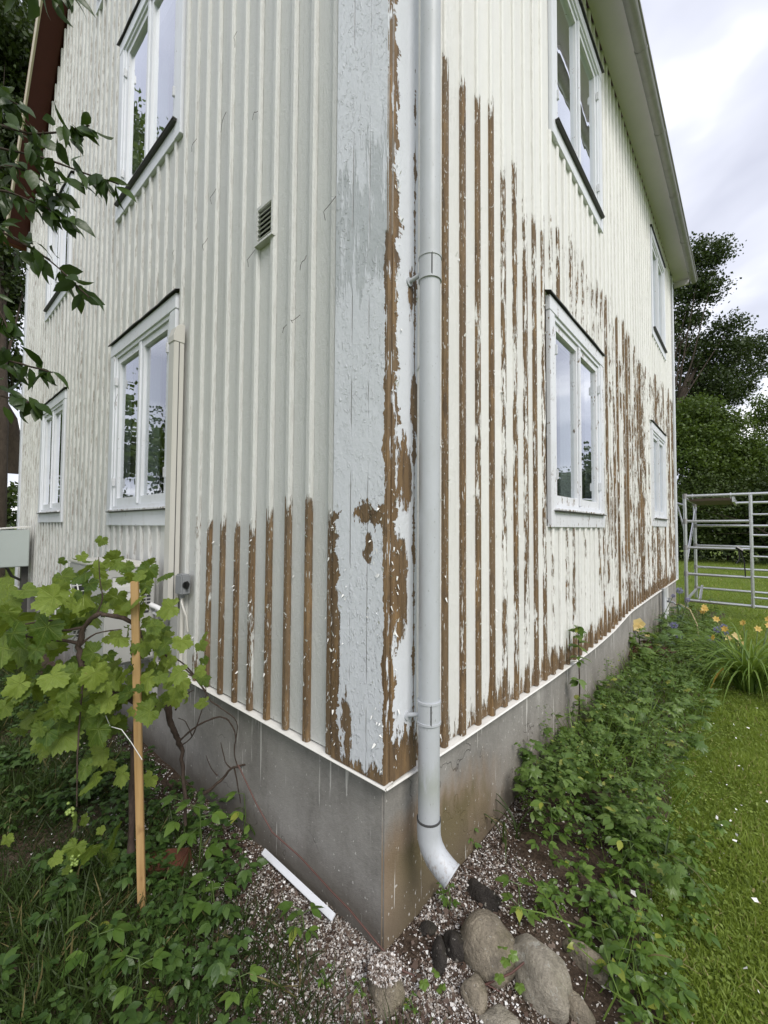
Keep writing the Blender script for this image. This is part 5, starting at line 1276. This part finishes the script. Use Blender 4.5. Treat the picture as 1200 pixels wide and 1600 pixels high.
tree('lime_tree', (-2.6, 22.0, 0), [B(1085, 650, 21, 38), B(1125, 665, 21, 34), B(1100, 690, 20.5, 40), B(1145, 700, 21, 36), B(1080, 720, 20, 34), B(1130, 735, 20.5, 36), B(1170, 720, 21, 34), B(1050, 690, 21, 40), B(1190, 760, 21.5, 30), B(1100, 765, 21, 34), B(1150, 765, 21, 34)], 40000, .14, 'lime', 'lighter green bushy tree below the tall dark one', .2, 2.)
tree('shrub', (2.2, 20.5, 0), [B(1070, 790, 19.6, 40), B(1105, 800, 19.4, 40), B(1145, 795, 19.6, 42), B(1185, 800, 19.8, 42), B(1225, 790, 20, 46), B(1130, 765, 19.8, 34), B(1085, 760, 19.8, 34), B(1175, 765, 19.9, 30), B(1080, 835, 19.6, 30), B(1120, 838, 19.5, 30), B(1160, 838, 19.6, 30), B(1200, 838, 19.8, 30)], 36000, .12, 'hedge', 'dense green shrubs at the back of the lawn seen through the scaffold', .06, .8, None, 'shrub')
tree('birch_tree', (4.5, 27, 0), [B(1195, 632, 27, 24), B(1185, 655, 27, 18), B(1215, 660, 27, 40), B(1190, 695, 27, 26), B(1175, 720, 27, 26), B(1225, 720, 27, 50)], 12000, .14, 'lime', 'light tree at the right edge of the photo with sky showing below its crown', .15, 4.)
hd = empty('hedge', (6, 24.5, 0), 'tall dark hedge behind the lawn and the scaffold', 'hedge')
n = 30000; P = np.column_stack([-7 + 26 * rng.random(n), rng.normal(size=n) * .7, .05 + 3.6 * rng.random(n) ** .8]); P[:, 2] *= .85 + .25 * np.array([mnoise.noise(Vector((a * .5, 3, 0))) for a in P[:, 0]]); P -= np.array([6, 0, 0])
tag(scatter('foliage', QD, QDF, P, rng.normal(size=P.shape), rng.normal(size=P.shape) + np.array([0, -.4, .8]), .13 + .14 * rng.random(n), 'hedge', hd, smooth=False), kind='stuff')
mb = MB()
for k in range(22): xx = -13 + k * 1.2; mb.tube([(xx, 0, -.1), (xx + random.uniform(-.2, .2), 0, 1.5), (xx, 0, 3.)], [.09, .07, .03], 6)
mb.build('stem', 'bark', hd)
# row of garden trees to the right of the frame and behind the camera; they show in the window panes
for k, (x, y, r, z) in enumerate(((5.5, 23, 2.5, 3.6), (10, 21.5, 2.6, 4.0), (15, 19, 2.6, 4.3))):
    tree('garden_tree', (x, y, 0), [((x + random.gauss(0, 1), y + random.gauss(0, 1), z + random.gauss(0, .9)), r * .62) for _ in range(10)], 14000, .2, 'lime' if k % 2 else 'oak', ['dark rounded garden tree, nearest to the hedge', 'light green garden tree in the middle of the row', 'dark garden tree at the far end of the row'][k], .18, 1.8, 'garden trees right of the house')
for k, (x, y, r, z) in enumerate(((-15.5, -3.0, 2.0, 8.5), (-19, -9, 3.6, 4.5), (-25, -3.4, 3.0, 7.0))):
    tree('garden_tree', (x, y, 0), [((x + random.gauss(0, .9), y + random.gauss(0, .8), z + (random.choice((-4.5, -3.5, -2.8, 0, 1, 2, 3, 4, 5, 6, 7, 8)) if k == 0 else random.gauss(0, 1.6))), r * .6) for _ in range(18)], 20000, .2, 'oak' if k % 2 else 'lime', ['slim tall garden tree mirrored in the nearer left windows', 'darker broad garden tree farther from the left wall', 'garden tree mirrored in the far left windows'][k], .2, 2., 'garden trees left of the house')
# tree and hedge beyond the left end of the house
tl = tree('maple_tree', (-15.6, .75, 0), [B(-40, 60, 13, 80), B(25, 40, 14, 60), B(20, 120, 13.5, 50), B(-40, 200, 13, 80), B(30, 230, 14, 40), B(20, 330, 14, 45), B(-30, 420, 13, 70), B(15, 470, 14, 34), B(-20, 560, 13.5, 50), B(12, 590, 14, 22), B(5, 400, 14, 40), B(-60, 500, 13, 60), B(45, 140, 14.5, 40), B(0, 280, 13.5, 50), B(-10, 330, 13, 50), B(5, 200, 13, 50), B(10, 60, 13, 50)], 46000, .14, 'oak', 'dark tree with a thick trunk beyond the left end of the house', .16, 4.9)
world_part(MB().tube([A(20, 740, 14.2), A(23, 690, 14.2), A(16, 655, 14), A(0, 625, 13.8), A(-40, 590, 13.5)], [.22, .2, .19, .15, .1], 9), 'limb', 'bark', tl, smooth=True)
hl = empty('hedge', (-20, 3, 0), 'dark green hedge left of the house behind the meter cabinet', 'hedge')
n = 16000; P = np.column_stack([rng.normal(size=n) * .8, -9 + 14 * rng.random(n), 3.6 * rng.random(n) ** .8]); P[:, 2] *= .85 + .3 * np.array([mnoise.noise(Vector((a * .5, 7, 0))) for a in P[:, 1]])
tag(scatter('foliage', QD, QDF, P, rng.normal(size=P.shape), rng.normal(size=P.shape) + np.array([.4, 0, .8]), .13 + .13 * rng.random(n), 'hedge', hl, smooth=False), kind='stuff')
mb = MB()
for k in range(10): mb.tube([(0, -8 + k * 1.3, -.1), (0, -8 + k * 1.3, 2.8)], [.08, .03], 6)
mb.build('stem', 'bark', hl)
# red flower on the window sill, seen through the right pane of the lower left window
pf = empty('potted_flower', (-2.02, .16, 1.66), 'red flowering pot plant inside the lower left window', 'pot plant')
MB().tube([(0, 0, 0), (0, 0, .12)], [.05, .065], 14).build('pot', 'tile', pf, smooth=True)
for k in range(9): flower(pf, (random.gauss(0, .05), random.gauss(0, .04), .22 + random.random() * .18), .04, 'petal_red', face=(random.gauss(0, .5), -1, .4))
m_ = 30; scatter('foliage', OV, OVF, np.column_stack([rng.normal(size=m_) * .05, rng.normal(size=m_) * .04, .12 + .2 * rng.random(m_)]), rng.normal(size=(m_, 3)), rng.normal(size=(m_, 3)) + np.array([0, 0, 1.]), .06, 'bed', pf)
MB().box((-2.95, .17, 1.60), (-1.92, .40, 1.64)).build('window_board', 'strip', house)
